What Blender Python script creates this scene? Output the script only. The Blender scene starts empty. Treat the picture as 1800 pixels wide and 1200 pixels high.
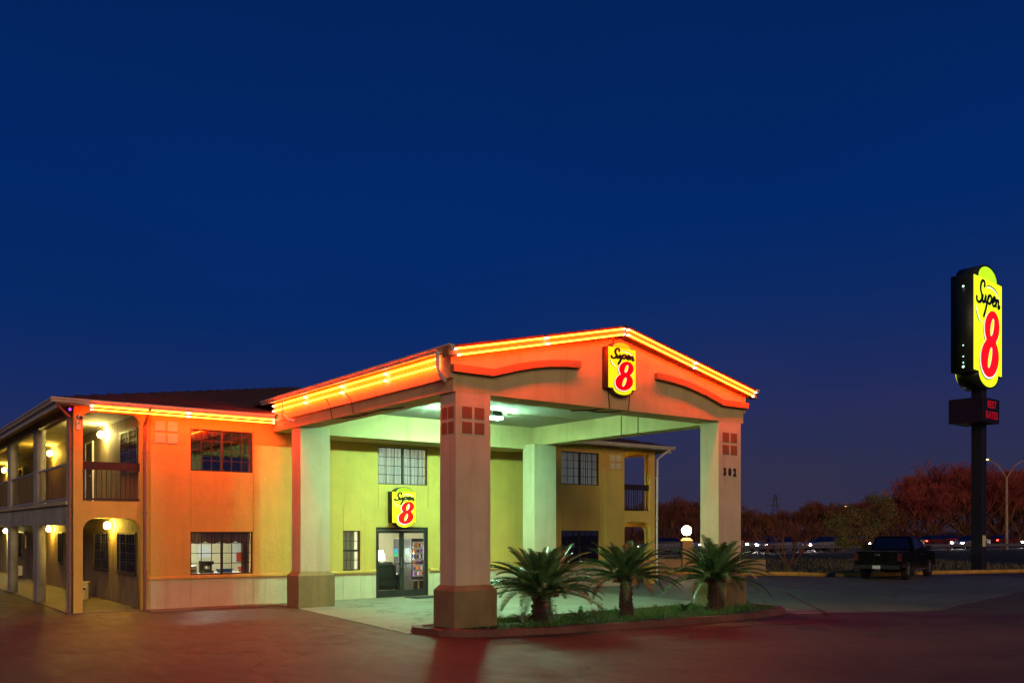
import bpy, bmesh, math, random
from mathutils import Vector, Matrix
random.seed(7)
R = math.radians
sc = bpy.context.scene
col = sc.collection

# ------------------------------------------------------------ camera
FPX, HOR, EYE = 1567.0, 931.0, 2.15
TH = R(53.06)
cam = bpy.data.cameras.new('camera')
cam.sensor_width = 36.0
cam.lens = FPX / 1800 * 36
cam.shift_y = (HOR - 600) / 1800
cam.clip_end = 3000
camo = bpy.data.objects.new('camera', cam)
camo.location = (0, 0, EYE)
camo.rotation_euler = (R(90), 0, TH - R(90))
col.objects.link(camo)
sc.camera = camo

# ------------------------------------------------------------ sky
w = bpy.data.worlds.new('World')
sc.world = w
w.use_nodes = True
nt = w.node_tree
nt.nodes.clear()
wo = nt.nodes.new('ShaderNodeOutputWorld')
bg = nt.nodes.new('ShaderNodeBackground')
tc = nt.nodes.new('ShaderNodeTexCoord')
sp = nt.nodes.new('ShaderNodeSeparateXYZ')
rp = nt.nodes.new('ShaderNodeValToRGB')
nt.links.new(tc.outputs['Generated'], sp.inputs[0])
nt.links.new(sp.outputs['Z'], rp.inputs[0])
e = rp.color_ramp.elements
e[0].position = 0.0; e[0].color = (0.0200, 0.0185, 0.046, 1)
e[1].position = 0.52; e[1].color = (0.0002, 0.0105, 0.068, 1)
for p, c in ((0.06, (0.014, 0.0185, 0.056, 1)), (0.14, (0.006, 0.0155, 0.080, 1)), (0.22, (0.0012, 0.0150, 0.088, 1)), (0.33, (0.0003, 0.0138, 0.090, 1))):
    k = e.new(p); k.color = c
sky = nt.nodes.new('ShaderNodeTexSky')
sky.sky_type = 'NISHITA'; sky.sun_disc = False
sky.sun_elevation = R(-4); sky.sun_rotation = R(200)
mx = nt.nodes.new('ShaderNodeMix'); mx.data_type = 'RGBA'; mx.blend_type = 'ADD'
mx.inputs['Factor'].default_value = 0.02
nt.links.new(rp.outputs[0], mx.inputs[6]); nt.links.new(sky.outputs[0], mx.inputs[7])
nt.links.new(mx.outputs[2], bg.inputs[0])
bg.inputs[1].default_value = 1.5
dp = nt.nodes.new('ShaderNodeVectorMath'); dp.operation = 'DOT_PRODUCT'; dp.inputs[1].default_value = (.90, .43, 0)
nt.links.new(tc.outputs['Generated'], dp.inputs[0])
m1 = nt.nodes.new('ShaderNodeMapRange'); m1.interpolation_type = 'SMOOTHSTEP'; m1.inputs['From Min'].default_value = .80; m1.inputs['From Max'].default_value = 1.0
nt.links.new(dp.outputs['Value'], m1.inputs[0])
m2 = nt.nodes.new('ShaderNodeMapRange'); m2.interpolation_type = 'SMOOTHSTEP'; m2.inputs['From Min'].default_value = .34; m2.inputs['From Max'].default_value = .0
nt.links.new(sp.outputs['Z'], m2.inputs[0])
nz = nt.nodes.new('ShaderNodeTexNoise'); nz.inputs['Scale'].default_value = 3.0; nz.inputs['Detail'].default_value = 4
mpz = nt.nodes.new('ShaderNodeMapping'); mpz.inputs['Scale'].default_value = (1, 1, 3); nt.links.new(tc.outputs['Generated'], mpz.inputs[0]); nt.links.new(mpz.outputs[0], nz.inputs['Vector'])
mm1 = nt.nodes.new('ShaderNodeMath'); mm1.operation = 'MULTIPLY'; nt.links.new(m1.outputs[0], mm1.inputs[0]); nt.links.new(m2.outputs[0], mm1.inputs[1])
mm2 = nt.nodes.new('ShaderNodeMath'); mm2.operation = 'MULTIPLY'; nt.links.new(mm1.outputs[0], mm2.inputs[0]); nt.links.new(nz.outputs[0], mm2.inputs[1])
gm = nt.nodes.new('ShaderNodeMix'); gm.data_type = 'RGBA'; nt.links.new(mm2.outputs[0], gm.inputs['Factor'])
nt.links.new(mx.outputs[2], gm.inputs[6]); gm.inputs[7].default_value = (.026, .020, .034, 1)
nv = nt.nodes.new('ShaderNodeMapRange'); nv.inputs['To Min'].default_value = .88; nv.inputs['To Max'].default_value = 1.12; nt.links.new(nz.outputs[0], nv.inputs[0])
vs_ = nt.nodes.new('ShaderNodeVectorMath'); vs_.operation = 'SCALE'; nt.links.new(gm.outputs[2], vs_.inputs[0]); nt.links.new(nv.outputs[0], vs_.inputs['Scale'])
nt.links.new(vs_.outputs[0], bg.inputs[0])
nt.links.new(bg.outputs[0], wo.inputs[0])

# very soft warm fill added in place of unseen lot lamps behind the camera
sl = bpy.data.lights.new('fill_sun', 'SUN')
sl.energy = 1.02; sl.angle = R(25); sl.color = (1.0, 0.66, 0.38)
so = bpy.data.objects.new('fill_sun', sl)
col.objects.link(so)
so.rotation_euler = Vector((0.42, 0.85, -0.27)).to_track_quat('-Z', 'Y').to_euler()

sc.view_settings.view_transform = 'Standard'
sc.view_settings.look = 'None'
sc.view_settings.exposure = 0
sc.view_settings.gamma = 1
sc.cycles.use_denoising = True
sc.cycles.max_bounces = 7
sc.cycles.transparent_max_bounces = 16
sc.cycles.caustics_reflective = False
sc.cycles.caustics_refractive = False
sc.cycles.sample_clamp_indirect = 4

# ------------------------------------------------------------ materials
def newmat(name):
    m = bpy.data.materials.new(name); m.use_nodes = True
    return m, m.node_tree, m.node_tree.nodes['Principled BSDF']

def nd(t, typ, **kw):
    n = t.nodes.new(typ)
    for k, v in kw.items(): setattr(n, k, v)
    return n

def noise(t, scale, detail=4, rough=0.55, vec=None, stretch=None):
    n = nd(t, 'ShaderNodeTexNoise'); n.inputs['Scale'].default_value = scale
    n.inputs['Detail'].default_value = detail; n.inputs['Roughness'].default_value = rough
    if vec is None: vec = nd(t, 'ShaderNodeTexCoord').outputs['Object']
    if stretch:
        mp = nd(t, 'ShaderNodeMapping'); mp.inputs['Scale'].default_value = stretch
        t.links.new(vec, mp.inputs[0]); vec = mp.outputs[0]
    t.links.new(vec, n.inputs['Vector'])
    return n

def ramp2(t, fac, c0, c1, p0=0.3, p1=0.7):
    r = nd(t, 'ShaderNodeValToRGB')
    r.color_ramp.elements[0].position = p0; r.color_ramp.elements[0].color = (*c0, 1)
    r.color_ramp.elements[1].position = p1; r.color_ramp.elements[1].color = (*c1, 1)
    t.links.new(fac, r.inputs[0]); return r

def sc3(c, k): return tuple(min(1, x * k) for x in c)

def stucco(name, c, rough=0.85, grain=38, bump=0.55, mott=0.11, streak=0.0, dirt=(0.5, 0.45, 0.38)):
    m, t, b = newmat(name)
    n1 = noise(t, 1.3, 5, 0.6)
    r = ramp2(t, n1.outputs[0], sc3(c, 1 - mott), sc3(c, 1 + mott * .6))
    out = r.outputs[0]
    if streak:
        n3 = noise(t, 2.2, 5, 0.65, stretch=(1.6, 1.6, 0.14))
        r3 = ramp2(t, n3.outputs[0], (0, 0, 0), (streak,) * 3, .5, .78)
        mxx = nd(t, 'ShaderNodeMix', data_type='RGBA', blend_type='MULTIPLY')
        t.links.new(r3.outputs[0], mxx.inputs['Factor']); t.links.new(out, mxx.inputs[6]); mxx.inputs[7].default_value = (*dirt, 1)
        out = mxx.outputs[2]
    t.links.new(out, b.inputs['Base Color'])
    n2 = noise(t, grain, 3, 0.6); n4 = noise(t, 9, 3, 0.5)
    ad = nd(t, 'ShaderNodeMath', operation='ADD'); t.links.new(n2.outputs[0], ad.inputs[0]); t.links.new(n4.outputs[0], ad.inputs[1])
    bp = nd(t, 'ShaderNodeBump'); bp.inputs['Strength'].default_value = bump; bp.inputs['Distance'].default_value = 0.012
    t.links.new(ad.outputs[0], bp.inputs['Height']); t.links.new(bp.outputs[0], b.inputs['Normal'])
    b.inputs['Roughness'].default_value = rough
    b.inputs['Specular IOR Level'].default_value = 0.25
    return m

def plain(name, c, rough=0.5, metal=0.0, spec=0.5, mott=0.1, coat=0.0, scale=6):
    m, t, b = newmat(name)
    n1 = noise(t, scale, 4, 0.6)
    r = ramp2(t, n1.outputs[0], sc3(c, 1 - mott), sc3(c, 1 + mott))
    t.links.new(r.outputs[0], b.inputs['Base Color'])
    r2 = ramp2(t, n1.outputs[0], (max(0, rough - .08),) * 3, (min(1, rough + .1),) * 3)
    t.links.new(r2.outputs[0], b.inputs['Roughness'])
    b.inputs['Metallic'].default_value = metal; b.inputs['Specular IOR Level'].default_value = spec
    b.inputs['Coat Weight'].default_value = coat
    return m

def emis(name, c, s, base=None):
    m, t, b = newmat(name)
    b.inputs['Base Color'].default_value = (*(base or c), 1)
    b.inputs['Emission Color'].default_value = (*c, 1); b.inputs['Emission Strength'].default_value = s
    b.inputs['Roughness'].default_value = 0.35
    return m

def glass(name, tint=(1, 1, 1), refl=0.10):
    m, t, b = newmat(name); t.nodes.remove(b)
    tr = nd(t, 'ShaderNodeBsdfTransparent'); tr.inputs[0].default_value = (*tint, 1)
    gl = nd(t, 'ShaderNodeBsdfGlossy'); gl.inputs['Roughness'].default_value = 0.02
    lw = nd(t, 'ShaderNodeLayerWeight'); lw.inputs[0].default_value = 0.25
    mr = nd(t, 'ShaderNodeMapRange'); mr.inputs['To Min'].default_value = refl; mr.inputs['To Max'].default_value = 0.85
    mi = nd(t, 'ShaderNodeMixShader'); o = t.nodes['Material Output']
    t.links.new(lw.outputs['Fresnel'], mr.inputs[0]); t.links.new(mr.outputs[0], mi.inputs[0])
    t.links.new(tr.outputs[0], mi.inputs[1]); t.links.new(gl.outputs[0], mi.inputs[2]); t.links.new(mi.outputs[0], o.inputs[0])
    return m

def siding(name, c0, c1, axis='Y'):
    m, t, b = newmat(name)
    tcx = nd(t, 'ShaderNodeTexCoord'); sx = nd(t, 'ShaderNodeSeparateXYZ'); t.links.new(tcx.outputs['Object'], sx.inputs[0])
    mu = nd(t, 'ShaderNodeMath', operation='MULTIPLY'); mu.inputs[1].default_value = 4.4
    t.links.new(sx.outputs[axis], mu.inputs[0])
    fr = nd(t, 'ShaderNodeMath', operation='FRACT'); t.links.new(mu.outputs[0], fr.inputs[0])
    gt = nd(t, 'ShaderNodeMath', operation='GREATER_THAN'); gt.inputs[1].default_value = 0.08; t.links.new(fr.outputs[0], gt.inputs[0])
    n1 = noise(t, 3, 6, 0.65, stretch=(3, 3, .35))
    r = ramp2(t, n1.outputs[0], c0, c1)
    mm = nd(t, 'ShaderNodeMix', data_type='RGBA', blend_type='MIX'); t.links.new(gt.outputs[0], mm.inputs['Factor'])
    mm.inputs[6].default_value = (*sc3(c0, .35), 1); t.links.new(r.outputs[0], mm.inputs[7])
    t.links.new(mm.outputs[2], b.inputs['Base Color'])
    bp = nd(t, 'ShaderNodeBump'); bp.inputs['Distance'].default_value = 0.01; t.links.new(gt.outputs[0], bp.inputs['Height']); t.links.new(bp.outputs[0], b.inputs['Normal'])
    b.inputs['Roughness'].default_value = 0.75
    return m

M = {}
M['tan'] = stucco('tan_stucco', (.68, .46, .11), streak=.25)
M['cream'] = stucco('cream_stucco', (.64, .57, .37), streak=.4)
M['canopy'] = stucco('canopy_stucco', (.60, .50, .24), streak=.35)
M['base'] = stucco('brown_base_stucco', (.27, .215, .10), streak=.6, mott=.25)
M['trim'] = stucco('terracotta_trim', (.36, .19, .08))
M['tile_brown'] = stucco('brown_tile', (.30, .12, .06), mott=.12)
M['tile_cream'] = stucco('cream_tile', (.70, .62, .38), mott=.08)
M['side'] = stucco('weathered_side_stucco', (.42, .42, .34), streak=.9, mott=.3, dirt=(.35, .36, .30))
M['siding'] = siding('wood_siding', (.16, .115, .07), (.40, .31, .17))
M['ceil'] = stucco('porch_ceiling', (.50, .45, .27), grain=30, mott=.2)
M['ceil_white'] = stucco('canopy_ceiling', (.44, .45, .36), grain=90, bump=.2, mott=.08)
M['shingle'] = stucco('roof_shingle', (.075, .035, .028), grain=20, bump=.8, mott=.3, rough=.9)
M['gutter'] = plain('painted_gutter', (.55, .52, .44), .45, mott=.12)
M['gutter_dk'] = plain('brown_gutter', (.20, .12, .10), .5)
M['bronze'] = plain('bronze_frame', (.045, .04, .035), .4, .3)
M['rail'] = plain('railing_metal', (.030, .020, .020), .5, .2)
M['rail_lt'] = plain('grey_rail', (.42, .44, .44), .35, .3)
M['glass'] = glass('window_glass', (.95, .97, .96), .08)
M['glass_dk'] = glass('dim_glass', (.5, .52, .52), .25)
M['door_glass'] = glass('door_glass', (.9, .93, .9), .05)
def translucent(m, k=.5):
    t = m.node_tree; b = t.nodes['Principled BSDF']; o = t.nodes['Material Output']
    tr = nd(t, 'ShaderNodeBsdfTranslucent'); src = b.inputs['Base Color'].links[0].from_socket; t.links.new(src, tr.inputs[0])
    mi = nd(t, 'ShaderNodeMixShader'); mi.inputs[0].default_value = k; t.links.new(b.outputs[0], mi.inputs[1]); t.links.new(tr.outputs[0], mi.inputs[2]); t.links.new(mi.outputs[0], o.inputs[0]); return m
M['curtain'] = translucent(siding('pale_curtain', (.66, .69, .66), (.80, .83, .79), 'X'), .6)
M['curtain_dk'] = siding('dark_curtain', (.10, .05, .06), (.26, .15, .14), 'X')
M['sheer'] = siding('brown_curtain', (.14, .11, .07), (.32, .27, .18), 'Y')
M['dim_blind'] = translucent(siding('beige_dimming_blind', (.30, .26, .17), (.44, .39, .27), 'X'), .3)  # blind added to cut the room light in the narrow window
M['white'] = plain('white_paint', (.75, .74, .70), .5)
M['inwall'] = stucco('interior_wall', (.68, .64, .44), grain=90, bump=.08, mott=.05)
M['infloor'] = plain('interior_floor', (.25, .16, .10), .35)
M['black'] = plain('black_plastic', (.015, .015, .016), .4)
M['leather'] = plain('dark_leather', (.03, .038, .045), .38, scale=18)
M['greymetal'] = plain('grey_metal', (.22, .23, .23), .4, .6)
M['bluep'] = plain('blue_plastic', (.02, .08, .42), .4)
M['redp'] = plain('red_plastic', (.5, .03, .02), .4)
M['paper'] = plain('paper', (.7, .74, .78), .7, mott=.02)
M['green_p'] = plain('green_print', (.05, .45, .22), .5)
M['blue_p'] = plain('blue_print', (.08, .35, .65), .5)
M['brown_door'] = plain('brown_door', (.12, .07, .04), .5)
M['neon'] = emis('neon_gas', (1, .036, .0012), 132, (1, .8, .6))
M['neon_end'] = emis('neon_electrode', (1, .55, .30), 10, (.9, .8, .8))
M['fluor'] = emis('fluorescent_lens', (.45, 1.0, .62), 1250)
M['porch'] = emis('porch_bulb', (1, .60, .07), 420)
M['porch_w'] = emis('porch_bulb_white', (1, .78, .24), 420)
M['globe'] = emis('globe_lamp', (1, .78, .38), 60)
M['street'] = emis('street_lamp_lens', (1, .42, .08), 26)
M['street2'] = emis('street_lamp_pale', (1, .6, .2), 9)
M['inlight'] = emis('interior_ceiling_panel', (.92, .97, .82), 75)
M['inlight2'] = emis('table_lamp_shade', (1, .95, .8), 200)
M['sign_y'] = emis('lit_yellow_acrylic', (.90, .86, .003), .95, (.5, .5, .01))
M['sign_g'] = emis('lit_green_yellow_acrylic', (.32, .48, .004), .8, (.3, .4, .01))
M['sign_r'] = emis('lit_red_acrylic', (.80, .0, .002), 1.0, (.4, 0, 0))
M['sign_w'] = emis('lit_white_acrylic', (1, .97, .85), 1.0)
M['sign_k'] = plain('sign_black_vinyl', (.006, .007, .004), .5, mott=.02)
M['psign_y'] = emis('pylon_lit_yellow', (.76, .92, .004), 1.3)
M['psign_g'] = emis('pylon_lit_green', (.42, .74, .004), 1.3)
M['psign_r'] = emis('pylon_lit_red', (1.0, .004, .002), 1.1, (.4, 0, 0))
M['led'] = emis('red_message_letters', (.50, .004, .008), .34)
M['cab_br'] = plain('dark_brown_cabinet', (.08, .035, .03), .45)
M['cab_gr'] = plain('dark_green_cabinet', (.016, .024, .012), .5)
M['cab_dk'] = plain('near_black_cabinet', (.022, .008, .010), .45)
M['steel_dk'] = plain('dark_painted_steel', (.012, .012, .018), .55)
M['cable'] = plain('cable_sheath', (.10, .05, .03), .6)
M['kerb_red'] = stucco('red_painted_kerb', (.19, .085, .06), mott=.4, streak=.5, rough=.7)
M['kerb_yel'] = stucco('yellow_painted_kerb', (.55, .30, .06), mott=.35, rough=.8)
M['trunk'] = stucco('cycad_trunk', (.075, .055, .04), mott=.4, grain=25, bump=1.0)
M['soil'] = stucco('soil', (.045, .05, .02), mott=.5, grain=20, bump=1)
M['bark'] = stucco('bark', (.17, .08, .05), mott=.35, grain=12, bump=.8)
M['twig'] = plain('bare_twigs', (.17, .065, .038), .9, spec=.1, mott=.45, scale=.5)  # reddish glow of road lamps worked into the brown twig colour
M['carpaint'] = plain('black_truck_paint', (.004, .0025, .003), .18, .0, .10, coat=.05, mott=.1)
M['carglass'] = plain('dark_car_glass', (.005, .005, .01), .05, 0, 1.0)
M['tyre'] = plain('tyre_rubber', (.012, .011, .012), .8)
M['chrome'] = plain('dull_chrome', (.45, .45, .46), .22, 1)
M['tail'] = plain('red_lens_unlit', (.08, .01, .01), .15, coat=.6)
M['head_on'] = emis('lit_headlight', (1, .90, .74), 120)
M['tail_on'] = emis('lit_taillight', (1, .02, .01), 45)
M['carcol1'] = plain('silver_car', (.30, .30, .31), .3, .5)
M['carcol2'] = plain('maroon_car', (.14, .02, .02), .3, .3)
M['rail_galv'] = plain('galvanised_steel', (.22, .21, .20), .45, .5)
M['concrete_post'] = stucco('orange_stucco', (.52, .33, .14), mott=.15)  # orange base colour of the gate pillar
M['lowwall'] = stucco('low_wall_stucco', (.34, .24, .13), mott=.2)
M['mat'] = plain('rubber_mat', (.03, .035, .03), .9)
M['pole_lt'] = stucco('street_pole', (.42, .30, .18), mott=.4, grain=5)

def leafmat(name, c0, c1, rough=.35):
    m, t, b = newmat(name)
    n1 = noise(t, 7, 3, .6); r = ramp2(t, n1.outputs[0], c0, c1, .35, .65); t.links.new(r.outputs[0], b.inputs['Base Color'])
    b.inputs['Roughness'].default_value = rough; b.inputs['Specular IOR Level'].default_value = .6
    return m
M['frond'] = leafmat('cycad_leaf', (.04, .115, .045), (.10, .25, .085), .26)
M['twig_red_glow'] = plain('red_glow_twigs', (.34, .075, .06), .9, spec=.1, mott=.4, scale=.5)  # redder copy of the twigs, tail-light glow put into the colour
M['leaf'] = leafmat('tree_leaf', (.10, .10, .02), (.26, .21, .035), .6)
M['grass'] = leafmat('grass_blade', (.03, .13, .015), (.10, .28, .04), .6)
M['herb'] = leafmat('herb_leaf', (.05, .13, .03), (.12, .24, .05), .5)
M['pinkleaf'] = leafmat('pink_leaf', (.22, .07, .08), (.34, .16, .14), .6)

def ground_mat(name, c0, c1, rough=.75, crack=True, tyre=False):
    m, t, b = newmat(name)
    n1 = noise(t, .22, 8, .62); n2 = noise(t, 3.2, 6, .7, stretch=(1, .35, 1)); n3 = noise(t, 42, 3, .6)
    r = ramp2(t, n1.outputs[0], c0, c1, .34, .66)
    r2 = ramp2(t, n2.outputs[0], (.62, .60, .58), (1.12, 1.1, 1.08), .32, .66)
    mm = nd(t, 'ShaderNodeMix', data_type='RGBA', blend_type='MULTIPLY'); mm.inputs['Factor'].default_value = .75
    t.links.new(r.outputs[0], mm.inputs[6]); t.links.new(r2.outputs[0], mm.inputs[7]); out = mm.outputs[2]
    r3 = ramp2(t, n3.outputs[0], (.45,) * 3, (1.5,) * 3, .32, .68)
    m3 = nd(t, 'ShaderNodeMix', data_type='RGBA', blend_type='MULTIPLY'); m3.inputs['Factor'].default_value = .5
    t.links.new(out, m3.inputs[6]); t.links.new(r3.outputs[0], m3.inputs[7]); out = m3.outputs[2]
    if crack:
        v = nd(t, 'ShaderNodeTexVoronoi', feature='DISTANCE_TO_EDGE'); v.inputs['Scale'].default_value = .16
        tcx = nd(t, 'ShaderNodeTexCoord'); nn = noise(t, .8, 4, .6)
        ma = nd(t, 'ShaderNodeMix', data_type='RGBA', blend_type='LINEAR_LIGHT'); ma.inputs['Factor'].default_value = .9
        t.links.new(tcx.outputs['Object'], ma.inputs[6]); t.links.new(nn.outputs[1], ma.inputs[7]); t.links.new(ma.outputs[2], v.inputs['Vector'])
        rc = ramp2(t, v.outputs['Distance'], (.5, .48, .46), (1, 1, 1), 0, .012)
        m4 = nd(t, 'ShaderNodeMix', data_type='RGBA', blend_type='MULTIPLY'); m4.inputs['Factor'].default_value = .8
        t.links.new(out, m4.inputs[6]); t.links.new(rc.outputs[0], m4.inputs[7]); out = m4.outputs[2]
    n5 = noise(t, .55, 6, .7); r5 = ramp2(t, n5.outputs[0], (1, 1, 1), (.55, .54, .52), .56, .68)
    m5 = nd(t, 'ShaderNodeMix', data_type='RGBA', blend_type='MULTIPLY'); m5.inputs['Factor'].default_value = .8
    t.links.new(out, m5.inputs[6]); t.links.new(r5.outputs[0], m5.inputs[7]); out = m5.outputs[2]
    t.links.new(out, b.inputs['Base Color'])
    rr = ramp2(t, n2.outputs[0], (rough - .22,) * 3, (rough,) * 3, .35, .65); t.links.new(rr.outputs[0], b.inputs['Roughness'])
    bp = nd(t, 'ShaderNodeBump'); bp.inputs['Strength'].default_value = .4; bp.inputs['Distance'].default_value = .012
    t.links.new(n3.outputs[0], bp.inputs['Height']); t.links.new(bp.outputs[0], b.inputs['Normal'])
    b.inputs['Specular IOR Level'].default_value = .22
    return m
M['lot'] = ground_mat('worn_lot_surface', (.075, .046, .032), (.128, .084, .060))
M['slab'] = ground_mat('concrete_slab', (.24, .22, .16), (.33, .31, .24))
M['slab_worn'] = ground_mat('worn_concrete', (.125, .118, .088), (.20, .19, .145))
M['walk'] = ground_mat('gallery_floor', (.17, .14, .095), (.25, .205, .145), crack=False)
M['verge'] = ground_mat('dark_verge', (.018, .022, .008), (.045, .05, .018), .95, crack=False)
M['road'] = ground_mat('highway_asphalt', (.05, .05, .05), (.075, .07, .065), crack=False)
M['paint_red'] = plain('faded_red_line', (.13, .035, .03), .8, mott=.5, scale=2)

# ------------------------------------------------------------ mesh helpers
class B:
    def __init__(s): s.bm = bmesh.new(); s.mi = 0
    def _f(s, vs):
        try: f = s.bm.faces.new(vs); f.material_index = s.mi; return f
        except ValueError: return None
    def box(s, x0, x1, y0, y1, z0, z1, bev=0):
        v = [s.bm.verts.new((x, y, z)) for x in (x0, x1) for y in (y0, y1) for z in (z0, z1)]
        fs = [s._f([v[i] for i in q]) for q in ((0, 1, 3, 2), (4, 6, 7, 5), (0, 4, 5, 1), (2, 3, 7, 6), (0, 2, 6, 4), (1, 5, 7, 3))]
        if bev:
            es = list({e for f in fs for e in f.edges})
            bmesh.ops.bevel(s.bm, geom=es, offset=bev, segments=2, affect='EDGES', profile=.5, clamp_overlap=True)
        return s
    def hexa(s, b4, t4):
        b_ = [s.bm.verts.new(p) for p in b4]; t_ = [s.bm.verts.new(p) for p in t4]
        s._f(b_[::-1]); s._f(t_)
        for i in range(4): s._f([b_[i], b_[(i + 1) % 4], t_[(i + 1) % 4], t_[i]])
        return s
    def tube(s, pts, r, n=8, caps=True):
        pts = [Vector(p) for p in pts]; rs = r if isinstance(r, (list, tuple)) else [r] * len(pts); rings = []
        for i, p in enumerate(pts):
            d = (pts[min(i + 1, len(pts) - 1)] - pts[max(i - 1, 0)]).normalized()
            up = Vector((0, 0, 1)) if abs(d.z) < .95 else Vector((0, 1, 0))
            a = d.cross(up).normalized(); c = a.cross(d)
            rings.append([s.bm.verts.new(p + (a * math.cos(2 * math.pi * k / n) + c * math.sin(2 * math.pi * k / n)) * rs[i]) for k in range(n)])
        for i in range(len(rings) - 1):
            for k in range(n): s._f([rings[i][k], rings[i][(k + 1) % n], rings[i + 1][(k + 1) % n], rings[i + 1][k]])
        if caps: s._f(rings[0]); s._f(rings[-1][::-1])
        return s
    def lathe(s, prof, n=20, cx=0, cy=0):
        rings = [[s.bm.verts.new((cx + r * math.cos(2 * math.pi * k / n), cy + r * math.sin(2 * math.pi * k / n), z)) for k in range(n)] for r, z in prof]
        for i in range(len(rings) - 1):
            for k in range(n): s._f([rings[i][k], rings[i][(k + 1) % n], rings[i + 1][(k + 1) % n], rings[i + 1][k]])
        s._f(rings[0][::-1]); s._f(rings[-1]); return s
    def ball(s, c, r, sx=1, sy=1, sz=1, n=2):
        bmesh.ops.create_icosphere(s.bm, subdivisions=n, radius=r, matrix=Matrix.Translation(c) @ Matrix.Diagonal((sx, sy, sz, 1)))
        return s
    def poly(s, pts):
        s._f([s.bm.verts.new(p) for p in pts]); return s
    def prism(s, pts2, f0, f1):
        """extrude polygon: f0/f1 map a 2-d point to 3-d"""
        a = [s.bm.verts.new(f0(*p)) for p in pts2]; b_ = [s.bm.verts.new(f1(*p)) for p in pts2]
        s._f(a[::-1]); s._f(b_); n = len(a)
        for i in range(n): s._f([a[i], a[(i + 1) % n], b_[(i + 1) % n], b_[i]])
        return s
    def plate(s, outer, holes, plane, p0, t):
        cu = bpy.data.curves.new('tmp', 'CURVE'); cu.dimensions = '2D'; cu.fill_mode = 'BOTH'; cu.extrude = t / 2
        for pl in [outer] + list(holes):
            spn = cu.splines.new('POLY'); spn.points.add(len(pl) - 1)
            for i, p in enumerate(pl): spn.points[i].co = (p[0], p[1], 0, 1)
            spn.use_cyclic_u = True
        o = bpy.data.objects.new('tmp', cu); me = bpy.data.meshes.new_from_object(o)
        c = p0 + t / 2
        for v in me.vertices:
            x, y, z = v.co
            v.co = (x, c + z, y) if plane == 'XZ' else ((c + z, x, y) if plane == 'YZ' else (x, y, c + z))
        b2 = bmesh.new(); b2.from_mesh(me); bmesh.ops.remove_doubles(b2, verts=b2.verts, dist=1e-5)
        for f in b2.faces: f.material_index = s.mi
        b2.to_mesh(me); b2.free(); s.bm.from_mesh(me)
        bpy.data.objects.remove(o); bpy.data.curves.remove(cu); bpy.data.meshes.remove(me)
        return s

def loc_world(o):
    p = Vector((0, 0, 0))
    while o: p += Vector(o.location); o = o.parent
    return p

def obj(name, b, mats, parent=None, world=True, smooth=False, label=None, at=None):
    if not isinstance(mats, (list, tuple)): mats = [mats]
    me = bpy.data.meshes.new(name)
    org = loc_world(parent) if (parent and world) else (Vector(at) if at else Vector((0, 0, 0)))
    bmesh.ops.recalc_face_normals(b.bm, faces=b.bm.faces)
    if world or at: bmesh.ops.translate(b.bm, verts=b.bm.verts, vec=-org)
    b.bm.to_mesh(me); b.bm.free()
    for m in mats: me.materials.append(m)
    if smooth:
        me.polygons.foreach_set('use_smooth', [True] * len(me.polygons))
    o = bpy.data.objects.new(name, me); col.objects.link(o)
    if parent: o.parent = parent
    elif at: o.location = at
    if label: o['label'] = label
    return o

def tag(o, label, cat, group=None):
    o['label'] = label; o['category'] = cat
    if group: o['group'] = group
    return o

def thing(name, label, cat, loc=(0, 0, 0), rz=0, group=None):
    o = bpy.data.objects.new(name, None); o.location = loc; o.rotation_euler = (0, 0, rz); col.objects.link(o)
    o.empty_display_size = .2
    return tag(o, label, cat, group)

def dup(root, loc, rz=None, label=None, scale=None):
    def cp(o, p):
        c = o.copy(); col.objects.link(c); c.parent = p
        for ch in [q for q in bpy.data.objects if q.parent == o]: cp(ch, c)
        return c
    r = cp(root, None); r.location = loc
    if rz is not None: r.rotation_euler = (0, 0, rz)
    if scale: r.scale = (scale,) * 3
    if label: r['label'] = label
    return r

def kind(o, k): o['kind'] = k; return o

def LD(lat, dep, z=0):  # (metres right of, metres ahead of) the tripod -> world
    c, s = math.cos(TH), math.sin(TH)
    return Vector((dep * c + lat * s, dep * s - lat * c, z))

def rect(x0, x1, z0, z1): return [(x0, z0), (x1, z0), (x1, z1), (x0, z1)]
def rrect(x0, x1, z0, z1, r, bottom=False, n=7):
    pts = [(x0, z0), (x1, z0)]
    for cx, a0 in ((x1 - r, 0), (x0 + r, 90)):
        for k in range(n + 1):
            a = R(a0 + 90 * k / n); pts.append((cx + r * math.cos(a), z1 - r + r * math.sin(a)))
    return pts

# ------------------------------------------------------------ ground
b = B(); b.poly([(-400, -200, 0), (900, -200, 0), (900, 900, 0), (-400, 900, 0)])
kind(obj('ground', b, M['lot']), 'structure')
b = B(); b.prism([(9.35, 16.0), (10.0, 23.02), (10.0, 24.99), (20.6, 24.99), (20.6, 13.6), (19.6, 13.9), (19.6, 15.6)], lambda x, y: (x, y, -.05), lambda x, y: (x, y, .012))
kind(obj('concrete_pavement', b, M['slab']), 'structure')
b = B(); b.prism([(20.604, 24.99), (26.0, 24.94), (33.2, 25.2), (36.0, 23.4), (41.5, 22.2), (43, 19), (40, 16.2), (33, 14.2), (23.5, 12.25), (20.604, 13.55)], lambda x, y: (x, y, -.05), lambda x, y: (x, y, .011))
kind(obj('concrete_pavement', b, M['slab_worn']), 'structure')
b = B()
for x0, x1, y0, y1 in ((9.9, 20.5, 19.3, 19.33), (14.6, 14.63, 16.6, 24.9), (10.0, 20.5, 22.4, 22.43)): b.poly([(x0, y0, .0165), (x1, y0, .0165), (x1, y1, .0165), (x0, y1, .0165)])
kind(obj('pavement_joints', b, M['steel_dk']), 'structure')
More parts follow.
